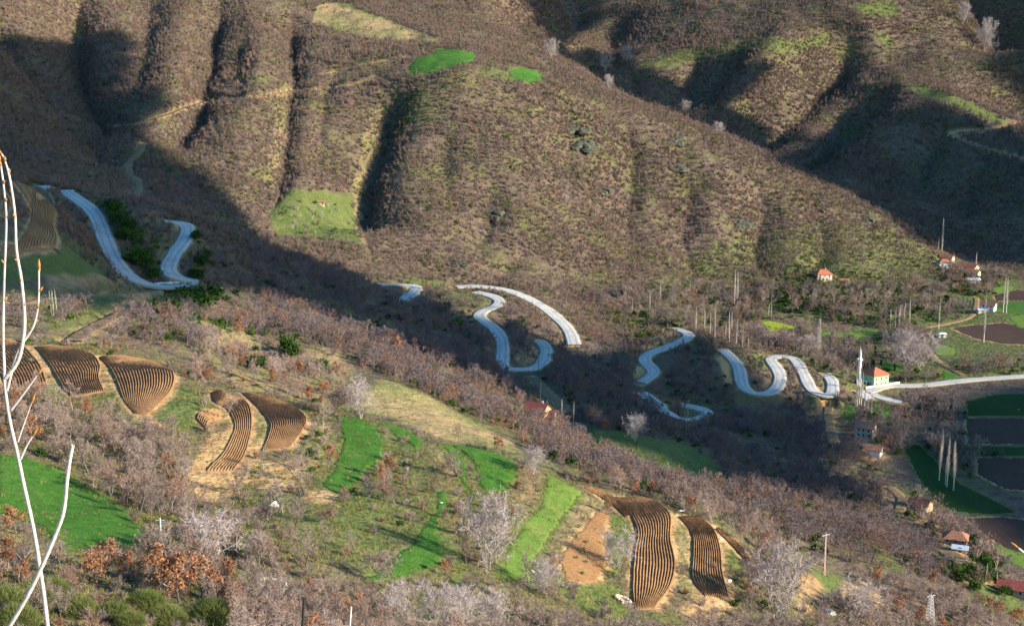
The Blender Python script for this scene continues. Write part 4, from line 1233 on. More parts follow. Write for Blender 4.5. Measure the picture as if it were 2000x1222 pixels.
M['adobe'] = simple('adobe', (.36, .26, .17), .95, .25, 1.5)
M['stone'] = simple('stone', (.36, .33, .29), .95, .35, 2.5)
M['stone_white'] = simple('stone_white', (.68, .65, .60), .9, .2, 3.0)
M['rock'] = simple('rock', (.085, .085, .06), .95, .55, .6)
M['glass'] = simple('glass', (.03, .035, .045), .2, .1, 1, .5)
M['wood'] = simple('wood', (.16, .10, .06), .8, .3, 2)
M['tin'] = simple('tin', (.45, .52, .60), .45, .12, 2, .5)
M['blue'] = simple('blue', (.08, .20, .48), .6, .1, 2)
M['red_paint'] = simple('red_paint', (.45, .10, .07), .6, .15, 2)
M['steel'] = simple('steel', (.55, .53, .52), .5, .15, 2, .4)
M['black'] = simple('black', (.03, .03, .03), .7, .2, 2)

def box(bm, x0, y0, z0, x1, y1, z1):
    v = [bm.verts.new(p) for p in ((x0,y0,z0),(x1,y0,z0),(x1,y1,z0),(x0,y1,z0),(x0,y0,z1),(x1,y0,z1),(x1,y1,z1),(x0,y1,z1))]
    for f in ((3,2,1,0),(4,5,6,7),(0,1,5,4),(1,2,6,5),(2,3,7,6),(3,0,4,7)): bm.faces.new([v[i] for i in f])
def bm_link(name, bm, mat, parent=None, smooth=False, bevel=0):
    me = bpy.data.meshes.new(name)
    if bevel: bmesh.ops.bevel(bm, geom=list(bm.edges), offset=bevel, segments=1, affect='EDGES')
    bmesh.ops.recalc_face_normals(bm, faces=bm.faces)
    bm.to_mesh(me); bm.free()
    if smooth: me.polygons.foreach_set('use_smooth', np.ones(len(me.polygons), bool))
    me.materials.append(mat)
    return link(name, me, parent)
def roof_bm(w, d, z, rise, hip, over=.6, th=.18):
    """hip (hip>0: inset of the ridge ends) or gable roof slab over a w x d plan, ridge along x"""
    bm = bmesh.new(); a, b = w / 2 + over, d / 2 + over
    e = a if hip == 0 else max(a - hip * b, .05)
    zz = z - over * rise / (d / 2)
    top = [bm.verts.new(p) for p in ((-a,-b,zz),(a,-b,zz),(a,b,zz),(-a,b,zz),(-e,0,z+rise),(e,0,z+rise))]
    bot = [bm.verts.new((p.co.x, p.co.y, p.co.z - th)) for p in top]
    for vs, r in ((top, False), (bot, True)):
        for f in ((0,1,5,4),(1,2,5),(2,3,4,5),(3,0,4)):
            if hip == 0 and len(f) == 3: continue
            bm.faces.new([vs[i] for i in (f[::-1] if r else f)])
    rim = [(0,1),(1,2),(2,3),(3,0)] if hip else [(0,1),(1,5),(5,2),(2,3),(3,4),(4,0)]
    for i, j in rim: bm.faces.new([top[i], bot[i], bot[j], top[j]])
    return bm
def window(parent, face, w, d, x, z, ww=.9, wh=1.2, frame='white'):
    """frame with its pane on one of the four faces: front, back, left, right"""
    bm = bmesh.new(); t = .1
    box(bm, -ww/2 - t, -.06, -wh/2 - t, -ww/2, .05, wh/2 + t); box(bm, ww/2, -.06, -wh/2 - t, ww/2 + t, .05, wh/2 + t)
    box(bm, -ww/2, -.06, wh/2, ww/2, .05, wh/2 + t); box(bm, -ww/2, -.10, -wh/2 - t, ww/2, .05, -wh/2)
    o = bm_link('window', bm, M[frame], parent)
    bm = bmesh.new(); box(bm, -ww/2, -.025, -wh/2, ww/2, .04, wh/2); bm_link('pane', bm, M['glass'], o)
    rz = {'front': 0, 'right': math.pi/2, 'back': math.pi, 'left': -math.pi/2}[face]
    off = d/2 if face in ('front', 'back') else w/2
    o.rotation_euler.z = rz
    o.location = Matrix.Rotation(rz, 3, 'Z') @ Vector((x, -off, z))
    return o
def door(parent, face, w, d, x, dw=1.1, dh=2.1, mat='wood'):
    bm = bmesh.new(); box(bm, -dw/2, -.08, 0, dw/2, .05, dh)
    o = bm_link('door', bm, M[mat], parent)
    bm = bmesh.new(); box(bm, dw*.3, -.14, dh*.45, dw*.36, -.081, dh*.5); bm_link('handle', bm, M['steel'], o)
    rz = {'front': 0, 'right': math.pi/2, 'back': math.pi, 'left': -math.pi/2}[face]
    o.rotation_euler.z = rz
    o.location = Matrix.Rotation(rz, 3, 'Z') @ Vector((x, -(d/2 if face in ('front', 'back') else w/2), .0))
def ground_at(u, v): return cast(u, v)[0]
def depth_m(p): return p[1] * CP - p[2] * SP

def house(name, u, v, w, d, h, rz, roof, wall, label, hip=.8, rise=None, wins=(), doorf=None, chimney=False, cat='house', base=2.0):
    p = ground_at(u, v)
    # set it back by half its depth so that the foot of its near wall stands at the surveyed point
    c = p[:2] + np.array([0, 1.0]) * (abs(math.cos(rz)) * d / 2 + abs(math.sin(rz)) * w / 2) * .8
    z = max(p[2], float(H(c[0], c[1])) - 1.2)
    root = empty(name, (c[0], c[1], z), rz)
    bm = bmesh.new(); box(bm, -w/2, -d/2, -base, w/2, d/2, h)
    rise = rise or d * .22
    if hip == 0:                                   # gable walls
        for x0, x1 in ((-w/2, -w/2 + .3), (w/2 - .3, w/2)):
            vs = [bm.verts.new(q) for q in ((x0,-d/2,h),(x0,d/2,h),(x0,0,h+rise-.02),(x1,-d/2,h),(x1,d/2,h),(x1,0,h+rise-.02))]
            for f in ((0,1,2),(5,4,3),(0,2,5,3),(2,1,4,5)): bm.faces.new([vs[i] for i in f])
    bm_link('wall', bm, M[wall], root)
    ro = bm_link('roof', roof_bm(w, d, h + .19, rise, hip), M[roof], root)
    if chimney:
        bm = bmesh.new(); box(bm, -.35, -.3, -.6, .35, .3, 1.3); box(bm, -.45, -.4, 1.301, .45, .4, 1.45)
        ch = bm_link('chimney', bm, M['stone'], ro); ch.location = (w * .2, d * .12, h + rise * .7)
    for f, x, zz in wins: window(root, f, w, d, x, zz)
    if doorf: door(root, doorf[0], w, d, doorf[1])
    tag(root, label, cat)
    PLANTED.append((c[0], c[1])); CLEARED.append((c[0], c[1], max(w, d) * .75 + 1))
    return root, p
W2 = lambda f, xs, zs: [(f, x, z) for x in xs for z in zs]

# mosque with its minaret
def mosque():
    p = ground_at(1706, 757); rz = math.radians(27); s = 10.4; h = 6.6
    c = np.array([p[0], p[1]]) - np.array([math.cos(rz) * -s/2 - math.sin(rz) * -s/2, math.sin(rz) * -s/2 + math.cos(rz) * -s/2])
    z = p[2] - .2
    root = empty('mosque', (c[0], c[1], z), rz)
    bm = bmesh.new(); box(bm, -s/2, -s/2, -3, s/2, s/2, h); bm_link('wall', bm, M['mint'], root)
    bm_link('roof', roof_bm(s, s, h + .35, 3.0, .97, .75), M['tile'], root)
    bm = bmesh.new(); box(bm, -s/2 - .12, -s/2 - .12, h - .35, s/2 + .12, s/2 + .12, h - .003); bm_link('cornice', bm, M['white'], root)
    bm = bmesh.new(); box(bm, -s/2 - .08, -s/2 - .08, -3, s/2 + .08, s/2 + .08, .45); bm_link('plinth', bm, M['white'], root)
    for x in (-3.3, 0, 3.3):
        for zz in (1.9, 4.7): window(root, 'front', s, s, x, zz, .85, 1.25)
    for x in (-2.8, 2.8):
        for zz in (1.9, 4.7): window(root, 'left', s, s, x, zz, .85, 1.25)
    for x in (-3, 0, 3): window(root, 'right', s, s, x, 4.7, .85, 1.25)
    door(root, 'left', s, s, 0, 1.5, 2.4)
    bm = bmesh.new()
    for yy in (-1.8, 1.8): box(bm, -s/2 - 2.3, yy - .16, -.5, -s/2 - 2.0, yy + .16, 2.85)
    box(bm, -s/2 - 2.6, -2.3, 2.851, -s/2 - .01, 2.3, 3.05); bm_link('porch', bm, M['white'], root)
    tag(root, 'mint green two storey mosque with a red hipped tile roof beside the white minaret', 'mosque')
    CLEARED.append((c[0], c[1], 10.0))
    # minaret
    q = ground_at(1677, 751); mh = (751 - 676) * depth_m(q) / FPX
    r = empty('minaret', (q[0], q[1], q[2]))
    def lathe(name, prof, mat, k=16):
        V = [(rr * math.cos(2*math.pi*i/k), rr * math.sin(2*math.pi*i/k), zz) for rr, zz in prof for i in range(k)]
        F = [(a*k + i, a*k + (i+1) % k, (a+1)*k + (i+1) % k, (a+1)*k + i) for a in range(len(prof)-1) for i in range(k)]
        return link(name, mesh_np(name, V, np.array(F), mat), r)
    bm = bmesh.new(); box(bm, -1.25, -1.25, -2, 1.25, 1.25, 3.2); bm_link('base', bm, M['white'], r)
    lathe('shaft', [(1.22, 3.2), (.98, 4.4), (.92, mh * .66)], M['white'])
    lathe('balcony', [(.92, mh * .66 - .5), (1.45, mh * .66), (1.45, mh * .66 + .9), (1.33, mh * .66 + .9), (1.33, mh * .66 + .1), (.5, mh * .66 + .1)], M['white'])
    lathe('upper_shaft', [(.76, mh * .66), (.72, mh * .80), (.86, mh * .81)], M['white'])
    lathe('spire', [(.86, mh * .81), (.55, mh * .88), (.08, mh * .985), (.05, mh * 1.0)], M['steel'])
    lathe('finial', [(.05, mh), (.16, mh + .15), (.05, mh + .3), (.01, mh + .9)], M['steel'], 8)
    tag(r, 'slender white minaret with one balcony and a pointed spire beside the green mosque', 'minaret')
    CLEARED.append((q[0], q[1], 4.0))
    # white parapet wall along the front of the mosque
    pts = cast(np.linspace(1690, 1757, 12), np.linspace(759.5, 749.5, 12))
    bm = bmesh.new()
    for a, b in zip(pts[:-1], pts[1:]):
        t = unit(b[:2] - a[:2]); nn = np.array([-t[1], t[0]]) * .2
        vs = [bm.verts.new((*(e + sgn * nn), zz + dz)) for e, zz in ((a[:2], a[2]), (b[:2], b[2])) for sgn in (-1, 1) for dz in (-.6, 1.3)]
        for f in ((0,4,5,1),(2,3,7,6),(1,5,7,3)): bm.faces.new([vs[i] for i in f])
    bmesh.ops.remove_doubles(bm, verts=bm.verts, dist=.01)
    tag(bm_link('parapet_wall', bm, M['white']), 'low white parapet wall along the road below the mosque', 'wall')
mosque()

house('stone_house', 1050, 820, 8.5, 7.0, 3.4, math.radians(-30), 'tile_dark', 'adobe', 'upper of two old houses in the shaded ravine, red gabled roof', 0, 2.4, W2('front', (-2.2, 2.0), (1.7,)), ('front', 0), True)
house('stone_house', 1068, 829, 7.5, 6.5, 2.6, math.radians(-30), 'tile_dark', 'adobe', 'lower of two old houses in the shaded ravine, broad red gabled roof', 0, 2.3, W2('front', (-2, 2), (1.4,)), ('front', 0))
house('hill_house', 1609, 549, 10.5, 8.0, 5.0, math.radians(10), 'tile', 'plaster', 'lone pale house with a red hipped roof on the green hillside above the valley', .8, 2.4, W2('front', (-3.2, 0, 3.2), (3.6,)) + W2('left', (-2, 2), (3.6,)), ('front', 1.5), True)
house('byre', 1650, 553, 6, 4.5, 1.8, math.radians(-8), 'tile_old', 'stone', 'low stone byre with a rusty roof just right of the hillside house', .0, 1.0, (), ('front', 0), False, 'shed')
house('village_house', 1853, 513, 9, 6.5, 3.6, math.radians(-38), 'tile', 'plaster', 'village house with a bright red gabled roof behind a smaller old roof', 0, 2.0, W2('front', (-2, 2), (1.9,)), ('front', 0))
house('village_house', 1846, 524, 9.5, 7.5, 4.4, math.radians(5), 'tile_old', 'white', 'village house with a faded hipped roof in front of the bright red gable', .8, 2.0, W2('front', (-2.6, 2.6), (2.6,)), ('front', 0))
house('village_house', 1895, 531, 15, 6.5, 3.6, math.radians(-48), 'tile', 'plaster', 'long village house with a bright red roof, uppermost by the bare poplar', 0, 1.8, W2('front', (-4, 0, 4), (2,)), ('front', 2))
house('village_house', 1903, 541, 10, 6, 3.4, math.radians(-42), 'tile', 'plaster', 'red roofed village house just above the grey tin shed', 0, 1.7, W2('front', (-2.5, 2.5), (1.8,)), ('front', 0))
house('tin_shed', 1902, 553, 9, 5, 2.6, math.radians(5), 'tin', 'adobe', 'shed with a pale blue grey tin roof below the red roofed village houses', 0, .9, W2('front', (-3,), (1.8,)), ('front', 2), False, 'shed')
house('farm_house', 1934, 609, 9, 6, 4.2, math.radians(-35), 'tile_old', 'white', 'white gabled farmhouse beside the bright green plot near the twin poplars', 0, 2.2, W2('front', (-2.5, 0, 2.5), (1.4, 3.2)) + W2('right', (-1.5, 1.5), (1.4,)), None)
house('lean_to', 1919, 611, 6, 4, 2.2, math.radians(5), 'tin', 'plaster', 'small lean-to with a pale blue tin roof left of the white farmhouse', 0, .7, (), ('front', 0), False, 'shed')
house('roadside_house', 1694, 856, 8.5, 7, 5.0, math.radians(-30), 'tile_old', 'plaster', 'tall ramshackle house with a brown tile roof below the mosque', 0, 1.8, W2('front', (-2.4, 0, 2.4), (1.4, 3.7)) + W2('right', (0,), (3.7,)), ('front', 3.4), True)
house('roadside_hut', 1710, 892, 6.5, 5, 3.0, math.radians(-28), 'tile_old', 'white', 'small whitewashed hut with a blue door below the ramshackle house', 0, 1.2, W2('right', (0,), (1.7,)), None)
house('riverside_house', 1803, 999, 8, 5.5, 2.8, math.radians(-45), 'tile_dark', 'adobe', 'small house with a dark red roof at the edge of the shaded green field', 0, 1.8, W2('front', (-2.5, 2.5), (1.7,)), ('front', 0))
house('lower_house', 1872, 1071, 8, 6.5, 3.6, math.radians(-20), 'tile_old', 'adobe', 'brown roofed mud house above the yellow earth bank at lower right', .75, 2.0, W2('front', (-2.8, 0, 2.8), (2.8,)), ('front', 1.4))
house('awning_shed', 1878, 1080, 5, 3.2, 1.6, math.radians(-20), 'tin', 'plaster', 'pale tin roofed lean-to in front of the brown roofed mud house', 0, .8, (), ('front', 0), False, 'shed')
house('corner_house', 1984, 1166, 8.5, 6, 2.6, math.radians(-25), 'tile_dark', 'stone', 'red roofed stone house in the lower right corner beside the evergreen trees', 0, 1.8, W2('front', (-2.8, 2.8), (1.5,)), ('front', 0))
house('field_hut', 626, 400, 4.6, 3.0, 1.6, math.radians(8), 'tile_old', 'plaster', 'tiny stone hut in the orchard meadow on the mountainside', 0, .8, (), ('front', 1.2), False, 'hut')
house('pump_house', 1841, 659, 4.4, 3.6, 2.2, math.radians(-5), 'stone_white', 'white', 'white flat cube of a pump house at the edge of the brown plot', .7, .5, (), ('front', 0), False, 'hut')
# blue shutter on the hut
# ---------------------------------------------------------------- stones, walls, posts
def rock_mesh(seed, r, n, flat=.7, spread=1.0, mat=None, name='rock'):
    q = np.random.RandomState(seed); bm = bmesh.new()
    for k in range(n):
        s = r * (.45 + .75 * q.rand()) * (1 if n > 1 else 1.1)
        m = Matrix.Translation((q.normal() * r * spread * (n > 1), q.normal() * r * spread * (n > 1), s * .2 + r * .35 * q.rand() * (n > 1)))
        res = bmesh.ops.create_icosphere(bm, subdivisions=2, radius=s, matrix=m @ Matrix.Diagonal((1 + q.rand() * .6, 1 + q.rand() * .5, flat, 1)))
        off = q.rand(3) * 20; c = m.translation
        for v in res['verts']:
            p = v.co; f = 1 + .28 * math.sin(p.x * 3.1 / s + off[0]) * math.sin(p.y * 2.7 / s + off[1]) + .2 * math.sin(p.z * 4.3 / s + off[2]) + .10 * q.normal()
            v.co = c + (p - c) * f
    me = bpy.data.meshes.new(name); bm.to_mesh(me); bm.free(); me.materials.append(mat or M['rock'])
    return me
OUT = [(1118,250,11,'tall dark crag high on the middle of the scrub mountain'),(1140,285,11,'broad mossy crag just below the tall dark one'),(1312,275,9,'dark crag on the upper right flank of the scrub mountain'),
 (1322,328,9,'grey crag below the one on the upper right flank'),(1442,440,9,'wide outcrop on the right part of the mountain face'),(955,418,8,'dark outcrop near the foot of the mountain face in the middle'),
 (1690,428,8,'dark crag on the ridge at the right end of the mountain'),(868,320,6,'small dark outcrop left of the middle of the face'),(895,515,6,'outcrop just above the white road at the mountain foot'),
 (1172,372,6,'low mossy outcrop in the middle of the face'),(1760,150,5,'small crag above the green strip on the far right mountain')]
for i, (u, v, r, lab) in enumerate(OUT):
    p = ground_at(u, v); o = link('rock_outcrop', rock_mesh(600 + i, r * .30, 16, .8, 1.25), None, (p[0], p[1], p[2] - r * .12)); o.scale = (1.3, 1.1, .9); o.rotation_euler = (.35, 0, 0)
    tag(o, lab, 'rock', 'crags on the scrub mountain'); CLEARED.append((p[0], p[1], r * .5))
for u, v, r, n, lab in ((320,553,1.1,26,'long heap of grey rubble inside the hairpin bend of the road'), (397,564,1.3,34,'heap of pale rubble at the outer tip of the hairpin bend')):
    p = ground_at(u, v); o = link('rubble_heap', rock_mesh(620 + n, r * .55, n, .6, 1.6, M['stone_white']), None, tuple(p)); o.scale = (2.4, .9, .8)
    tag(o, lab, 'rubble'); CLEARED.append((p[0], p[1], 5))
for i, (u, v, px, lab) in enumerate([(535,988,26,'big white boulder on the grassy bank below the plough terraces'),(1330,998,12,'small white upright stone at the crest above the ploughed strip'),(860,982,8,'white stone at the top of the lower wheat field'),
  (780,1084,6,'little white stone at the edge of the lower wheat field'),(1408,1052,7,'white stone on the bank beside the right ploughed strip'),(1424,1134,9,'white block at the foot of the right ploughed strip'),
  (1618,1196,20,'slab of pale stone beside the brown track in the lower right'),(1040,1116,9,'cream stone at the corner of the green meadow'),(1048,1106,7,'second cream stone at the meadow corner, just above the other')]):
    p = ground_at(u, v); r = px * depth_m(p) / FPX / 2
    o = link('boulder', rock_mesh(640 + i, r, 1, .8, 0, M['stone_white'], 'boulder'), None, (p[0], p[1], p[2] + r * .1)); o.scale = (1, .8, .55)
    tag(o, lab, 'boulder')
# rings of white stones round dug hollows
def stone_ring(u, v, rx, ry, n, seed, lab, courses=1, mat='stone_white'):
    p = ground_at(u, v); bm = bmesh.new(); q = np.random.RandomState(seed)
    for c in range(courses):
        for k in range(n):
            a = k / n * 6.283 * .92 + .4
            x, y = rx * math.cos(a) + q.normal() * .06, ry * math.sin(a) + q.normal() * .06
            m = Matrix.Translation((x, y, float(H(p[0] + x, p[1] + y)) - p[2] + .15 + .38 * c + .1 * q.rand())) @ Matrix.Rotation(q.rand() * 6, 4, 'Z')
            bmesh.ops.create_icosphere(bm, subdivisions=1, radius=.30 + .10 * q.rand(), matrix=m @ Matrix.Diagonal((1.2, .9, .8, 1)))
    o = bm_link('stone_ring', bm, M[mat]); o.location = tuple(p)
    tag(o, lab, 'stone ring'); CLEARED.append((p[0], p[1], max(rx, ry) + 3))
stone_ring(530, 1142, 2.3, 2.9, 40, 9, 'ring of whitewashed stones round a hollow among the bare trees')
stone_ring(1217, 1174, 1.5, 1.4, 22, 10, 'pale stone kerb of a small well beside the foot of the ploughed strip', 2, 'plaster')

def pylon(u, v, px, lab, wpx):
    p = ground_at(u, v); h = px * depth_m(p) / FPX; w = wpx * depth_m(p) / FPX / 2
    r = empty('lattice_pylon', tuple(p), .5); legs = []
    for k, nm in ((0, 'leg'), (1, 'leg'), (2, 'leg'), (3, 'leg')):
        a = k * math.pi / 2 + math.pi / 4
        b0 = np.array([math.cos(a) * w, math.sin(a) * w, -.5]); b1 = np.array([math.cos(a) * w * .3, math.sin(a) * w * .3, h])
        V, F = tubes([(b0, b1, .11, .09)], 4); link('leg', mesh_np('leg', V, F, M['steel']), r); legs.append((b0, b1))
    segs = []; n = 9
    for i in range(n):
        t0, t1 = i / n, (i + 1) / n
        for k in range(4):
            A, B = legs[k], legs[(k + 1) % 4]
            segs.append((A[0] + (A[1] - A[0]) * t0, B[0] + (B[1] - B[0]) * t1, .06, .06)); segs.append((B[0] + (B[1] - B[0]) * t0, A[0] + (A[1] - A[0]) * t1, .06, .06))
    V, F = tubes(segs, 3); link('bracing', mesh_np('bracing', V, F, M['steel' if wpx > 10 else 'red_paint']), r)
    V, F = tubes([(np.array([-1.4, 0, h * .96]), np.array([1.4, 0, h * .96]), .09, .09), (np.array([0, 0, h * .95]), np.array([0, 0, h + .5]), .1, .08)], 4)
    link('crossarm', mesh_np('crossarm', V, F, M['steel']), r)
    tag(r, lab, 'pylon'); CLEARED.append((p[0], p[1], 4))
pylon(1609, 1122, 86, 'slim red and white lattice pylon standing on the grassy bank at lower right', 5)
pylon(1815, 1215, 58, 'red and white lattice pylon with splayed legs at the bottom right', 22)
def pole(u, v, px, lab, mat='stone_white', r0=.14):
    p = ground_at(u, v); h = px * depth_m(p) / FPX
    r = empty('utility_pole', tuple(p))
    V, F = tubes([(np.array([0, 0, -.5]), np.array([0, 0, h]), r0, r0 * .7)], 8); link('shaft', mesh_np('shaft', V, F, M[mat]), r)
    V, F = tubes([(np.array([-.7, 0, h - .4]), np.array([.7, 0, h - .4]), .06, .06)], 4); link('crossarm', mesh_np('crossarm', V, F, M['steel']), r)
    tag(r, lab, 'pole', 'utility poles')
pole(317, 1090, 84, 'white concrete pole among the bare trees below the left green field')
pole(1343, 824, 45, 'grey pole below the lowest loop of the road', 'stone')
pole(1052, 742, 60, 'dark leaning pole below the hairpin in the middle of the photo', 'wood', .12)
pole(1706, 762, 40, 'grey lamp pole at the corner of the mosque', 'stone', .1)
pole(1985, 855, 60, 'dark pole in the shaded valley fields at the right edge', 'wood', .12)

# stakes of the young vineyard in the narrow meadow
k = 0
for r in range(8):
    for c in range(3):
        u = 1070 + r * -11 + c * 26 + 28; v = 948 + r * 21 + c * 8
        p = ground_at(u, v)
        V, F = tubes([(np.array([0, 0, -.2]), np.array([0, 0, 1.3]), .06, .05)], 5)
        o = link('vine_stake', mesh_np('vine_stake', V, F, M['wood']), None, tuple(p), (.05 * rs.normal(), .05 * rs.normal(), 0))
        tag(o, 'thin wooden vine stake in the narrow green meadow', 'stake', 'vine stakes in the narrow meadow')
# young olives in the red plot
ol = clump_mesh(700, .7, 1.3, 160, .16, M['willow'], 'olive_bush', 5)
for i, (u, v) in enumerate([(1140,1015),(1134,1032),(1128,1050),(1146,1060),(1140,1080),(1145,1100),(1128,1092),(1140,1122)]):
    p = ground_at(u, v)
    tag(link('olive_bush', ol, None, tuple(p), (0, 0, i * 1.3), (.9, .9, .8 + .3 * rs.rand())), 'small grey green olive bush in the red soil plot', 'bush', 'olive bushes in the red soil plot')
# ---------------------------------------------------------------- plants that can be told apart
def tall(kind, meshes, h0, u, v, px, label, cat, group=None, wide=1.0):
    p = ground_at(u, v); h = px * depth_m(p) / FPX
    CLEARED.append((p[0], p[1], 2.0))
    return plant(kind, meshes, p, h / h0, rs.rand() * 6.28, label, cat, group, wide)
V_POP = [poplar_meshes(800 + i, 20.0, .9 + .25 * i, 420, M['poplar_bark'], M['poplar_bark'], .10 + .05 * i) for i in range(3)]
V_POPW = [poplar_meshes(810, 20.0, 2.3, 1500, M['poplar_bark'], M['poplar_bark'], .02)]
POP = [
 ([(1434,595,70),(1440,595,68)], 'one of a close pair of pale poplars at the foot of the scrub mountain'),
 ([(1269,614,46),(1280,618,30),(1289,597,46),(1227,604,30),(1235,607,28)], 'thin pale poplar by the mountain foot right of the white road'),
 ([(1359,646,50),(1376,646,48),(1387,655,47),(1396,660,58),(1417,660,30),(1424,667,63),(1429,646,40),(1438,674,53),(1450,681,53),(1461,683,30)], 'pale poplar in the loose row above the lower road bends'),
 ([(1501,621,30),(1506,623,30)], 'one of two short poplars above the yellow green plot'),
 ([(1739,641,40),(1748,641,45),(1755,646,52),(1765,635,48),(1776,635,55)], 'thin poplar in the row before the dark scrub behind the mosque'),
 ([(1833,642,60)], 'single slim poplar beside the white pump house'),
 ([(1921,668,88)], 'tall single poplar in front of the white farmhouse'),
 ([(1959,610,72),(1965,611,74)], 'one of the tall twin poplars on the bright green plot'),
 ([(1839,495,70)], 'tall bare poplar above the village at the mountain end'),
 ([(1832,494,30)], 'short bare poplar left of the tall one above the village'),
 ([(1906,527,36)], 'bare poplar right of the long red village roof'),
 ([(1671,790,62),(1674,792,74),(1678,790,78),(1682,792,70),(1688,800,60),(1695,803,34),(1702,811,46)], 'pale poplar in the clump that half hides the minaret foot'),
 ([(1834,938,108)], 'leftmost and thickest of the poplars in the shaded green field'),
 ([(1849,951,105),(1846,947,62)], 'middle poplar of the group in the shaded green field'),
 ([(1862,958,105)], 'rightmost slim poplar in the shaded green field'),
 ([(1925,1142,46),(1946,1148,40),(1884,1112,38)], 'pale slim poplar among the bushes above the lower right corner house'),
 ([(100,614,50),(105,616,52),(111,611,48)], 'pale poplar stem in the trio above the leftmost plough terraces'),
 ([(1055,794,50),(1070,812,30),(1097,824,48),(1120,824,45)], 'thin pale poplar beside the two old houses in the ravine'),
]
for pts, lab in POP:
    for k, (u, v, px) in enumerate(pts):
        tall('poplar', V_POP[(u + k) % 3], 20.0, u, v, px, lab, 'poplar', 'poplars' if len(pts) == 1 else 'poplars: ' + lab.split(' in ')[-1].split(' at ')[-1][:40])
tall('poplar', V_POPW[0], 20.0, 1597, 700, 82, 'big dense pale poplar like a feather, tallest in the middle of the valley', 'poplar', 'poplars', 1.15)

def cypress_mesh(seed, h, r, n):
    q = np.random.RandomState(seed); t = q.rand(n) ** .8; az = q.rand(n) * 6.283
    pr = r * np.minimum(1, t * 7) * (1 - t) ** .45 * (.55 + .5 * q.rand(n))
    p = np.stack([np.cos(az) * pr, np.sin(az) * pr, t * h], 1)
    d = unit(np.stack([np.cos(az) * .35, np.sin(az) * .35, np.ones(n)], 1) + q.normal(size=(n, 3)) * .2)
    V, F = blades(p, p + d * h * .09, np.full(n, .22), q); return mesh_np('crown', V, F, M['cypress'])
V, F = tubes([(np.array([0, 0, -.3]), np.array([0, 0, 5.]), .22, .05)], 6)
V_CYP = (mesh_np('trunk', V, F, M['bark']), cypress_mesh(820, 6.0, .75, 900))
for u, v, px in [(1692,684,18),(1709,695,19),(1702,720,21),(1706,720,20),(1720,720,18),(1747,724,14),(1688,723,16)]:
    tall('cypress', V_CYP, 6.0, u, v, px, 'dark narrow cypress behind the mosque', 'cypress', 'cypresses behind the mosque')

PALE = [
 (955,1112,150,0,.80,'large pale leafless tree with a rounded crown between wheat field and narrow meadow'),
 (1206,1112,78,1,.95,'pale leafless tree at the right edge of the red soil plot'),
 (1042,928,58,2,1.1,'whitish bushy tree on the crest above the narrow meadow'),
 (412,1105,104,3,1.1,'whitish spreading tree below the plough terraces at lower left'),
 (505,1095,60,2,1.0,'small whitish tree right of the whitish spreading one at lower left'),
 (770,1218,84,0,.95,'leftmost whitish tree in the bottom row under the lower wheat field'),
 (845,1228,92,1,.95,'second whitish tree from the left in the bottom row'),
 (905,1236,92,2,1.0,'whitish tree in the bottom row straight below the large pale tree'),
 (965,1240,90,3,1.0,'whitish tree in the bottom row left of the narrow meadow foot'),
 (1068,1165,72,1,1.05,'whitish tree at the foot of the narrow meadow'),
 (1515,1205,150,0,.85,'big spreading tree with pale upright limbs at lower right'),
 (1672,1222,92,3,1.1,'grey tree with a broad crown below the dug earth bank at lower right'),
 (1240,862,56,2,1.05,'blue grey tree in the shaded meadow beside the dirt track'),
 (705,818,78,1,.8,'bushy bare tree at the upper left corner of the wheat fields'),
 (1772,728,82,0,1.0,'big plane tree with white limbs behind the mosque'),
 (1797,722,70,1,1.0,'second plane tree with white limbs, right of the bigger one'),
 (1575,690,36,2,1.3,'grey tree left of the big feather shaped poplar'),
 (1225,124,34,3,.8,'white tree on the ridge line below the shaded far gully'),
 (1182,142,38,1,.7,'tall white tree on the ridge line, second of the ridge trees'),
 (1076,116,38,0,.8,'topmost white tree on the ridge line of the scrub mountain'),
 (1190,176,30,2,.8,'low white tree on the ridge line under the tall one'),
 (1338,222,26,3,.9,'white tree on the ridge line near the foot of the far gullies'),
 (1405,262,24,1,.9,'lowest white tree on the ridge line'),
 (1922,102,62,0,.7,'large white tree on the skyline at the upper right'),
 (1880,50,44,2,.7,'smaller white tree on the skyline above the large one'),
 (1105,395,14,3,1.2,'pale shrubby tree on the middle of the mountain face'),
]
for u, v, px, k, wd, lab in PALE:
    tall('pale_tree', V_PALE[k], 6.3, u, v, px, lab, 'tree', None, wd)
V_ORCH = [bare_tree_meshes('fruit_tree', 850 + i, 4.0, M['bark_pale'], M['twigs_pale'], .07, spread=.45, trunk_frac=.25, limbs=6, sub=4) for i in range(2)]
for k, (x, y, px) in enumerate([(95,540,9),(235,575,12),(570,625,18),(300,745,12),(550,765,10),(785,750,18),(960,630,9),(1130,600,12),(200,880,11),(460,925,10),(120,995,12),(390,1050,10),(640,1070,9),(900,490,13),(1020,705,6),(100,725,9)]):
    tall('fruit_tree', V_ORCH[k % 2], 4.0, 560 + x * .09, 360 + y * .0902, px, 'small pale fruit tree in the orchard meadow on the mountainside', 'tree', 'fruit trees of the orchard meadow', 1.1)
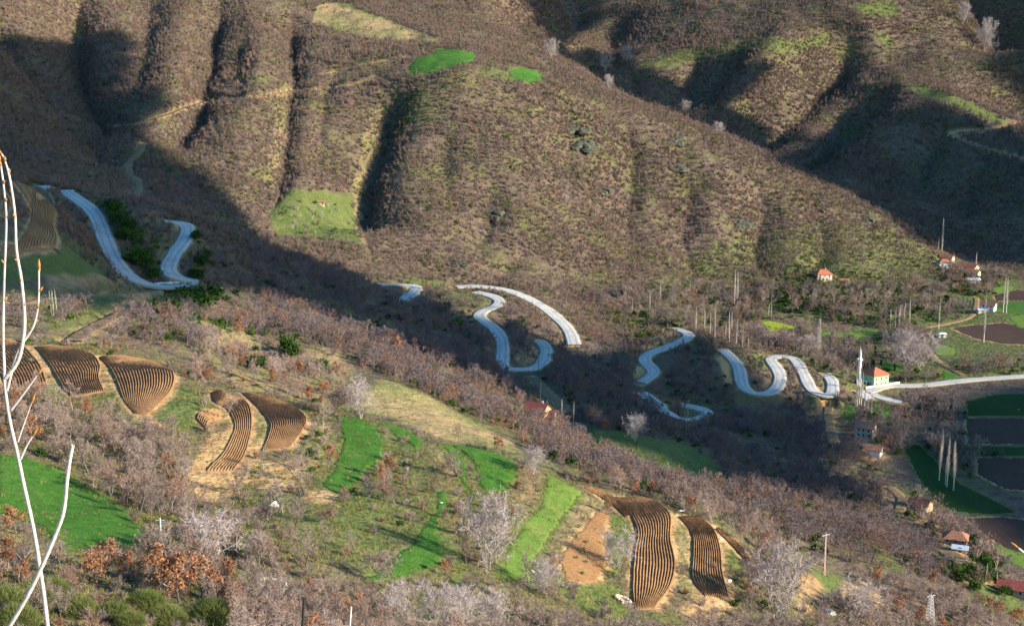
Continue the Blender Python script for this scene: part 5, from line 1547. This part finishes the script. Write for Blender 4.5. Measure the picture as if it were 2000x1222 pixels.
# evergreen bushes along the upper road and hairpins
EVER = [(214,412,30),(226,420,26),(236,438,30),(250,455,32),(262,470,30),(240,470,26),(275,510,30),(262,518,34),(286,522,30),(300,545,26),(392,520,24),(386,545,26),(400,505,22),(385,470,22),(372,598,46),(410,592,44),(392,610,48),(330,622,44),(350,604,40),
        (305,615,36),(352,610,30),(560,690,34),(575,700,30),(620,730,34),(500,720,32),(420,655,28),(1012,640,18),(868,606,20),(890,640,22)]
for k, (u, v, px) in enumerate(EVER):
    p = ground_at(u, v); s = px * depth_m(p) / FPX / 2.6
    bush('evergreen_bush', V_EVER[k % 4], p, (s * 1.05, s * 1.05, s), rs.rand() * 6.28, 'dark green bush ' + ('between the two upper road legs' if u < 310 and v < 560 else 'right of the hairpin leg' if v < 560 and u < 420 else 'just below the hairpin tip' if v < 630 and u < 420 else 'on the slope below the hairpin' if u < 700 else 'beside the middle road bends'), 'bush', 'dark evergreen bushes by the road')
DARK = [(1840,1115,26),(1858,1108,24),(1872,1125,30),(1895,1120,34),(1912,1130,28),(1930,1128,30),(1905,1150,28),(1952,1140,26),(1962,1155,24)]
for k, (u, v, px) in enumerate(DARK):
    p = ground_at(u, v + 8); s = px * depth_m(p) / FPX / 2.6
    bush('evergreen_bush', V_EVER[k % 4], p, (s * .8, s * .8, s * 1.1), rs.rand() * 6.28, 'dark evergreen tree in the group left of the lower right corner house', 'bush', 'dark evergreens by the corner house')
BROOM = [(8,1195,80,'leftmost broom bush, at the corner'),(62,1190,84,'broom bush behind the crossing pale stems'),(100,1165,60,'broom bush just right of the pale stems'),(155,1205,62,'bright green broom bush right of the pale stems'),(222,1212,60,'low broom bush along the bottom edge'),
         (285,1192,64,'bright broom bush left of the big russet oak'),(325,1222,66,'broom bush at the bottom edge below the big russet oak'),(415,1215,74,'round broom bush right of the big russet oak'),(35,1225,70,'broom bush cut by the bottom edge at far left'),(255,1225,50,'small broom bush cut by the bottom edge')]
for k, (u, v, px, lab) in enumerate(BROOM):
    p = ground_at(u, v); s = px * .78 * depth_m(p) / FPX / 2.6
    bush('broom_bush', V_BROOM[k % 3], p, (s * 1.15, s * 1.15, s), rs.rand() * 6.28, lab + ', fine green stems', 'bush', 'broom bushes'); CLEARED.append((p[0], p[1], 1.8))
for u, v, px, lab in [(350,1178,106,'big russet oak among the broom bushes at lower left'),(395,1165,84,'russet oak just right of the big one at lower left'),(312,1150,84,'russet oak just left of the big one at lower left'),(205,1120,70,'tall thin russet oak below the left green field'),
                      (20,1110,60,'russet oak at the left edge below the green field'),(60,860,50,'russet oak above the left green field'),(665,745,40,'bright russet oak at the top of the dry slope'),(770,700,40,'narrow russet oak above the dry slope'),(470,655,36,'russet oak on the slope below the hairpin'),
                      (700,1222,60,'russet oak at the bottom edge left of the whitish row')]:
    tall('russet_oak', V_RUSSET[u % 4], 5.6, u, v, px, lab, 'tree', 'russet oaks named by place')

# ---------------------------------------------------------------- pale saplings close to the station
def stem_mesh(name, px, Y, r0, r1, mat, k=8, foot=None):
    d = ray([q[0] for q in px], [q[1] for q in px]); P = d * (Y / d[:, 1:2])
    n = 10 * len(P); P = spline(P, n)
    if foot: # go on down to the ground
        gz = float(H(P[0][0], P[0][1])) - .15; dn = P[0] - P[3]; dn = dn / np.linalg.norm(dn)
        t = np.linspace(1, 0, 12)[:-1, None]; L = P[0][2] - gz
        low = P[0] + t * np.array([dn[0] / max(-dn[2], .3) * L * .6, dn[1] * 0, -L])
        low[:, 0] += (t[:, 0] * (1 - t[:, 0])) * dn[0] / max(-dn[2], .3) * L * .4
        P = np.vstack([low, P]); n = len(P)
    r = np.linspace(r0, r1, n) * (1 + .10 * np.sin(np.arange(n) * .9) ** 8)
    segs = [(P[i], P[i + 1], r[i], r[i + 1]) for i in range(n - 1)]
    V, F = tubes(segs, k)
    return mesh_np(name, V, F, mat, True), P
M['pale_stem'] = simple('pale_stem', (.46, .42, .41), .8, .25, 18)
M['bud'] = simple('bud', (.30, .15, .05), .6, .25, 30)
def sapling(stem, Y, r0, r1, branches, label, buds=True):
    me, P = stem_mesh('trunk', stem, Y, r0, r1, M['pale_stem'], 10, True)
    root = link('sapling', me); tag(root, label, 'sapling')
    lines = [P]
    for pts, a, b in branches:
        bm_, Q = stem_mesh('branch', pts, Y, a, b, M['pale_stem']); link('branch', bm_, root); lines.append(Q)
    if buds:
        q = np.random.RandomState(3); segs = []
        for Q in lines:
            zt = Q[-1]
            for i in range(2, len(Q) - 1, 7):
                if Q[i][2] < -1.0: continue
                t = unit(Q[i + 1] - Q[i]); o = unit(t + q.normal(size=3) * .35); s = .013 + .010 * q.rand()
                segs += [(Q[i], Q[i] + o * s * .5, .0025, .0045), (Q[i] + o * s * .5, Q[i] + o * s, .0045, .001)]
            t = unit(zt - Q[-3]); segs += [(zt, zt + t * .015, .003, .005), (zt + t * .015, zt + t * .034, .005, .001)]
        V, F = tubes(segs, 6); b = link('buds', mesh_np('buds', V, F, M['bud'], True), root); b['kind'] = 'stuff'
    return root
sapling([(94,1235),(88,1180),(81,1129),(66,1036),(46,944),(35,890),(19,820),(10,758),(8,712),(6,650),(8,550),(12,434),(8,373),(1,320)], 4.2, .0070, .0027,
        [([(11,738),(31,712),(42,681),(48,627),(42,550),(32,488),(29,419),(19,349),(8,311),(-2,293)], .0065, .0025),
         ([(14,762),(30,700),(46,668),(66,635),(75,589),(76,527)], .004, .0025),
         ([(22,800),(45,770),(73,732)], .0042, .002), ([(35,862),(46,830),(62,786)], .0025, .0015), ([(40,896),(52,870),(64,851)], .004, .002)],
        'tall pale barked sapling with brown buds at the left edge')
sapling([(8,1240),(54,1162),(85,1098),(108,1044),(124,998),(131,936),(136,900),(142,868)], 4.0, .0070, .0050, [], 'leaning pale stem without a tip crossing the tall sapling at the left edge', False)
sapling([(2090,1160),(2040,1112),(2006,1084),(1989,1070)], 4.4, .006, .004, [], 'yellowish bud of a twig poking in at the right edge', True)
def stake(u, v0, v1, Y, r, mat, lab, cat):
    me, P = stem_mesh('dead_stalk', [(u - 2, v0), (u, (v0 + v1) / 2), (u + 2, v1)], Y, r, r * .7, M[mat], 7, True)
    tag(link('dead_stalk', me), lab, cat)
stake(592, 1240, 1168, 5.0, .007, 'black', 'dark broken stalk sticking up from the bottom edge left of centre', 'stalk')
stake(684, 1240, 1184, 9.0, .007, 'stone_white', 'thin pale stake at the bottom edge left of centre', 'stake')
def clear_of_things(P, hgt=6.0):
    ok = np.ones(len(P), bool)
    for x, y, r in CLEARED:
        ok &= (P[:, 0] - x) ** 2 + (P[:, 1] - y) ** 2 > r * r
    # keep the sight line to the road open, as the mown verges do
    hit = np.zeros(len(P), bool)
    dirv = P[:, :2] / np.linalg.norm(P[:, :2], axis=1, keepdims=True)
    for t in (3, 6, 9, 12, 16, 20, 25):
        hit |= gsample(ROADD_MAIN, P[:, 0] + dirv[:, 0] * t, P[:, 1] + dirv[:, 1] * t) < -.6
    near = np.zeros(len(P), bool)
    for t in ((3, 6, 10) if hgt > 4 else (2, 4)):
        near |= (gsample(BARE, P[:, 0] + dirv[:, 0] * t, P[:, 1] + dirv[:, 1] * t) > .96) & (P[:, 1] < 620)
    ok &= ~(near & (np.sin(P[:, 0] * 37.719 + P[:, 1] * 11.137) * 24634.6345 % 1.0 < .94))
    ok &= ~(hit & (np.sin(P[:, 0] * 12.9898 + P[:, 1] * 78.233) * 43758.5453 % 1.0 < .985))
    return ok
# ---------------------------------------------------------------- woods in the ravine, valley groves (masses)
def lod_tree(seed, h, mat, w=.10, limbs=6, sub=3, **kw):
    r = np.random.RandomState(seed)
    thick, a, b = grow(r, h, limbs=limbs, sub=sub, **kw)
    V1, F1 = tubes([s[:4] for s in thick if s[4] < 2], 3)
    V2, F2 = blades(a, b, w * (.7 + .6 * r.rand(len(a))), r)
    V, F = join([(V1, F1), (V2, F2)])
    return mesh_np('tree', V, F, mat)
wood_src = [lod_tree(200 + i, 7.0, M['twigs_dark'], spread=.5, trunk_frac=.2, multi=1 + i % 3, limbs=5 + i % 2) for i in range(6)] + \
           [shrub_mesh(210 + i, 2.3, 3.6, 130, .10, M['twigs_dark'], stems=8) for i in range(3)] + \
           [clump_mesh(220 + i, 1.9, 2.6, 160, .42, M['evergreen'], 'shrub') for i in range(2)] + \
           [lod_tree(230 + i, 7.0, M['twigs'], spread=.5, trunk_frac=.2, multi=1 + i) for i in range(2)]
P = candidates(330, 1120, 3.1, rs)
n = len(P)
d = np.maximum(gsample(Z_WOOD, P[:, 0], P[:, 1]) * 1.0, gsample(Z_VALLEY, P[:, 0], P[:, 1]) * 1.0) * gsample(OPEN, P[:, 0], P[:, 1])
d *= np.clip(.62 + 1.0 * fbm(P[:, 0], P[:, 1], 22, 155, 3), .08, 1) * (1 - .9 * gsample(Z_NEAR, P[:, 0], P[:, 1]))
P = P[rs.rand(n) < d]; P = P[seen(P, 6.0)]; P = P[clear_of_things(P)]; n = len(P)
gz = np.maximum(gsample(Z_GREEN, P[:, 0], P[:, 1]), np.where(P[:, 1] > 880, .55, .12) * gsample(Z_VALLEY, P[:, 0], P[:, 1]))
lit = gsample(Z_VALLEY, P[:, 0], P[:, 1])
q = rs.rand(n)
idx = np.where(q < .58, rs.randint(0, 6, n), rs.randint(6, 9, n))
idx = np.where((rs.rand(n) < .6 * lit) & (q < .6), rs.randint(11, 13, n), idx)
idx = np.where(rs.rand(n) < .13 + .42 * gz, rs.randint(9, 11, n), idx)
s = (.6 + .55 * rs.rand(n)) * (1 + .35 * lit)
tint = np.clip(.45 + .4 * fbm(P[:, 0], P[:, 1], 45, 199, 2) + .24 * rs.normal(size=n), .02, .98)
print('woods', n)
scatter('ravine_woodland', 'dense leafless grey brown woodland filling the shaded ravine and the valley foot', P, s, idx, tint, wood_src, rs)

# ---------------------------------------------------------------- near slope: how thick the trees stand
TD = blank()
def paint_map(G, poly, val, soft=5):
    global BARE
    keep = BARE; BARE = G; paint(poly, None, 1.0, soft, val); G = BARE; BARE = keep
    return G
TD += .11 * Z_NEAR
for poly, val in [
 ([(-150,1100),(150,1080),(330,1045),(480,1055),(560,1110),(640,1190),(690,1240),(900,1246),(1050,1240),(1200,1245),(1330,1235),(1560,1215),(1700,1240),(1700,1330),(-150,1330)], .95),
 ([(-150,770),(60,775),(170,800),(240,835),(330,858),(365,935),(390,1005),(360,1065),(290,1010),(200,950),(110,900),(-150,870)], .95),
 ([(380,730),(470,745),(600,790),(660,805),(640,745),(480,695),(380,655)], .75),
 ([(540,1000),(680,1010),(720,1065),(640,1105),(560,1065)], .35),
 ([(740,890),(790,880),(812,935),(780,995),(740,975)], .6),
 ([(870,940),(908,965),(920,1015),(880,1005)], .5),
 ([(1075,915),(1200,945),(1350,970),(1420,1005),(1340,1000),(1180,975)], .95),
 ([(1400,1000),(1500,1045),(1570,1135),(1545,1205),(1450,1200),(1436,1125),(1480,1115)], .8),
 ([(640,850),(660,845),(650,905),(620,925),(600,885)], .4),
 ([(850,850),(1000,890),(1060,912),(980,900)], .7),
 ([(1640,1160),(1700,1120),(1850,1160),(2000,1222),(2000,1300),(1600,1260)], .7),
 ([(450,640),(600,700),(720,760),(700,800),(560,760),(430,690)], .6)]:
    TD = paint_map(TD, poly, val, 4)
TD = paint_map(TD, [(-100,1165),(180,1160),(320,1185),(470,1190),(480,1330),(-100,1330)], .03, 2)
TD *= OPEN

def where(u, v, p):
    """a findable place on the near slope, for labels"""
    if v > 1150:
        return 'along the bottom edge ' + ('at the left, among the broom bushes' if u < 480 else 'left of centre' if u < 900 else 'right of centre' if u < 1300 else 'near the right corner')
    if u < 420 and v < 1010: return 'in the thicket above the green field at the left' if v < 930 else 'beside the green field at the left'
    if u < 620 and v >= 1010: return 'below the green field at the left'
    if u < 760 and v < 840: return 'on the slope behind the ploughed terraces'
    if u < 860: return 'on the grassy bank between wheat fields' if v > 850 else 'behind the wheat fields'
    if u < 1080: return 'round the wheat terraces in the middle'
    if v < 1010: return 'on the crest behind the vineyard and ploughed strips'
    if u < 1420: return 'beside the ploughed strips at the right'
    return 'on the lower right slope below the ploughed strips'

P = candidates(130, 470, 3.9, rs)
n = len(P)
keepm = (rs.rand(n) < gsample(TD, P[:, 0], P[:, 1]) * np.clip(.75 + .6 * fbm(P[:, 0], P[:, 1], 30, 255, 2), .2, 1))
P = P[keepm]; P = P[seen(P, 5.0, 8.0)]; P = P[clear_of_things(P)]; n = len(P)
uu, vv = project(P)
sh = 1.0 / np.hypot(P[:, 0], P[:, 1])
order = np.argsort(-sh); P = P[order]; uu, vv = uu[order], vv[order]
q = rs.rand(n)
russ_zone = (fbm(P[:, 0], P[:, 1], 28, 271, 2) > .05)
kinds = np.where(q < np.where(russ_zone, .30, .07), 'russet', 'bare')
n_b = n_r = 0; rest = []
for i in range(n):
    s = (.62 + .5 * rs.rand()) * (1.0 if kinds[i] == 'bare' else .85)
    inpic = -80 < uu[i] < 2080 and vv[i] - FPX * 7 * s / P[i, 1] < 1222
    if kinds[i] == 'bare' and n_b < 300 and inpic:
        n_b += 1; k = rs.randint(0, len(V_BARE))
        big = 'tall' if s > .95 else 'small' if s < .74 else 'middling'
        plant('bare_tree', V_BARE[k], P[i], s, rs.rand() * 6.28, '%s grey leafless tree %s' % (big, where(uu[i], vv[i], P[i])), 'tree', 'leafless trees of the near slope')
    elif kinds[i] == 'russet' and n_r < 300 and inpic:
        n_r += 1
        plant('russet_oak', V_RUSSET[rs.randint(0, 4)], P[i], s, rs.rand() * 6.28, 'oak with russet dead leaves %s' % where(uu[i], vv[i], P[i]), 'tree', 'russet oaks of the near slope')
    else: rest.append(i)
print('near trees', n, 'bare', n_b, 'russet', n_r, 'rest', len(rest))
rest = np.array(rest, int)
near_src = [lod_tree(400 + i, 7.0, M['twigs'], w=.06, limbs=7, sub=4, spread=.4, trunk_frac=.25, multi=1 + i % 3) for i in range(5)]
R_ = P[rest]
# bushes of the near slope: the largest 300 stand alone, the rest are a mass
B = candidates(130, 520, 2.6, rs); n = len(B)
d = np.clip(gsample(TD, B[:, 0], B[:, 1]) * .95 + .26 * gsample(Z_NEAR, B[:, 0], B[:, 1]) * gsample(OPEN, B[:, 0], B[:, 1]), 0, 1) * np.clip(.6 + .9 * fbm(B[:, 0], B[:, 1], 18, 311, 2), .05, 1)
B = B[rs.rand(n) < d]; B = B[seen(B, 2.0, 6.0)]; B = B[clear_of_things(B, 2.0)]
ub, vb = project(B); order = np.argsort(np.hypot(B[:, 0], B[:, 1])); B = B[order]; ub, vb = ub[order], vb[order]
n_s = 0; mass = []
for i in range(len(B)):
    s = .55 + .65 * rs.rand()
    if n_s < 300 and -50 < ub[i] < 2050 and vb[i] - FPX * 2.3 * s / B[i, 1] < 1215:
        n_s += 1; k = rs.randint(0, 6)
        bush('bare_shrub', V_SHRUB[k], B[i], (s, s, s * (.8 + .4 * rs.rand())), rs.rand() * 6.28,
             '%s twiggy leafless shrub %s' % ('pale brown' if k < 4 else 'dark', where(ub[i], vb[i], B[i])), 'shrub', 'leafless shrubs of the near slope')
    else: mass.append(i)
mass = np.array(mass, int)
print('shrubs', len(B), 'alone', n_s)
P2 = np.vstack([R_, B[mass]]); n1, n2 = len(R_), len(mass)
src2 = near_src + [shrub_mesh(420 + i, 1.7, 2.6, 170, .07, M['twigs'], stems=9) for i in range(3)] + [shrub_mesh(425, 1.5, 2.2, 150, .07, M['twigs_dark'], stems=9), shrub_mesh(426, 1.4, 2.0, 200, .09, M['russet'], stems=9), clump_mesh(427, 1.4, 1.6, 260, .25, M['evergreen'], 'shrub')]
idx = np.concatenate([rs.randint(0, 5, n1), 5 + np.searchsorted([.25, .48, .62, .80, .92], rs.rand(n2))])
scatter('near_thicket', 'thicket of leafless trees and bushes between the terraces of the near slope', P2, .55 + .6 * rs.rand(n1 + n2), idx, rs.rand(n1 + n2), src2, rs)

# grass tufts, dry stalks and low weeds over the near slope and verges
def tuft_mesh(seed, r, h, n, w, mat):
    q = np.random.RandomState(seed)
    b = np.zeros((n, 3)); b[:, :2] = q.normal(size=(n, 2)) * r * .5
    d = unit(np.stack([q.normal(size=n) * .5, q.normal(size=n) * .5, np.ones(n)], 1))
    V, F = blades(b, b + d * (h * (.5 + .7 * q.rand(n)))[:, None], np.full(n, w), q)
    return mesh_np('tuft', V, F, mat)
tuft_src = [tuft_mesh(500 + i, .55, .45, 26, .07, M['dry_grass']) for i in range(4)]
T = candidates(130, 520, 1.25, rs); n = len(T)
near = np.maximum(gsample(Z_NEAR, T[:, 0], T[:, 1]), .5 * gsample(Z_WOOD, T[:, 0], T[:, 1]))
fieldy = gsample(COVER['earth'], T[:, 0], T[:, 1]) * .8
d = near * gsample(np.clip(1.25 - BARE, 0, 1), T[:, 0], T[:, 1]) * np.clip(.75 - fieldy + .8 * fbm(T[:, 0], T[:, 1], 8, 411, 2), 0, 1) * np.clip(gsample(ROADD, T[:, 0], T[:, 1]), 0, 1)
T = T[rs.rand(n) < d]; T = T[seen(T, .5, 4.0)]
gr = gsample(COVER['grass'], T[:, 0], T[:, 1]); stw = gsample(COVER['straw'], T[:, 0], T[:, 1])
print('tufts', len(T))
scatter('grass_tufts', 'tufts of dry and green grass over the near slope', T, .6 + .9 * rs.rand(len(T)), rs.randint(0, 4, len(T)),
        np.clip(.35 + .5 * gr - .35 * stw + .2 * rs.normal(size=len(T)), .02, .98), tuft_src, rs)
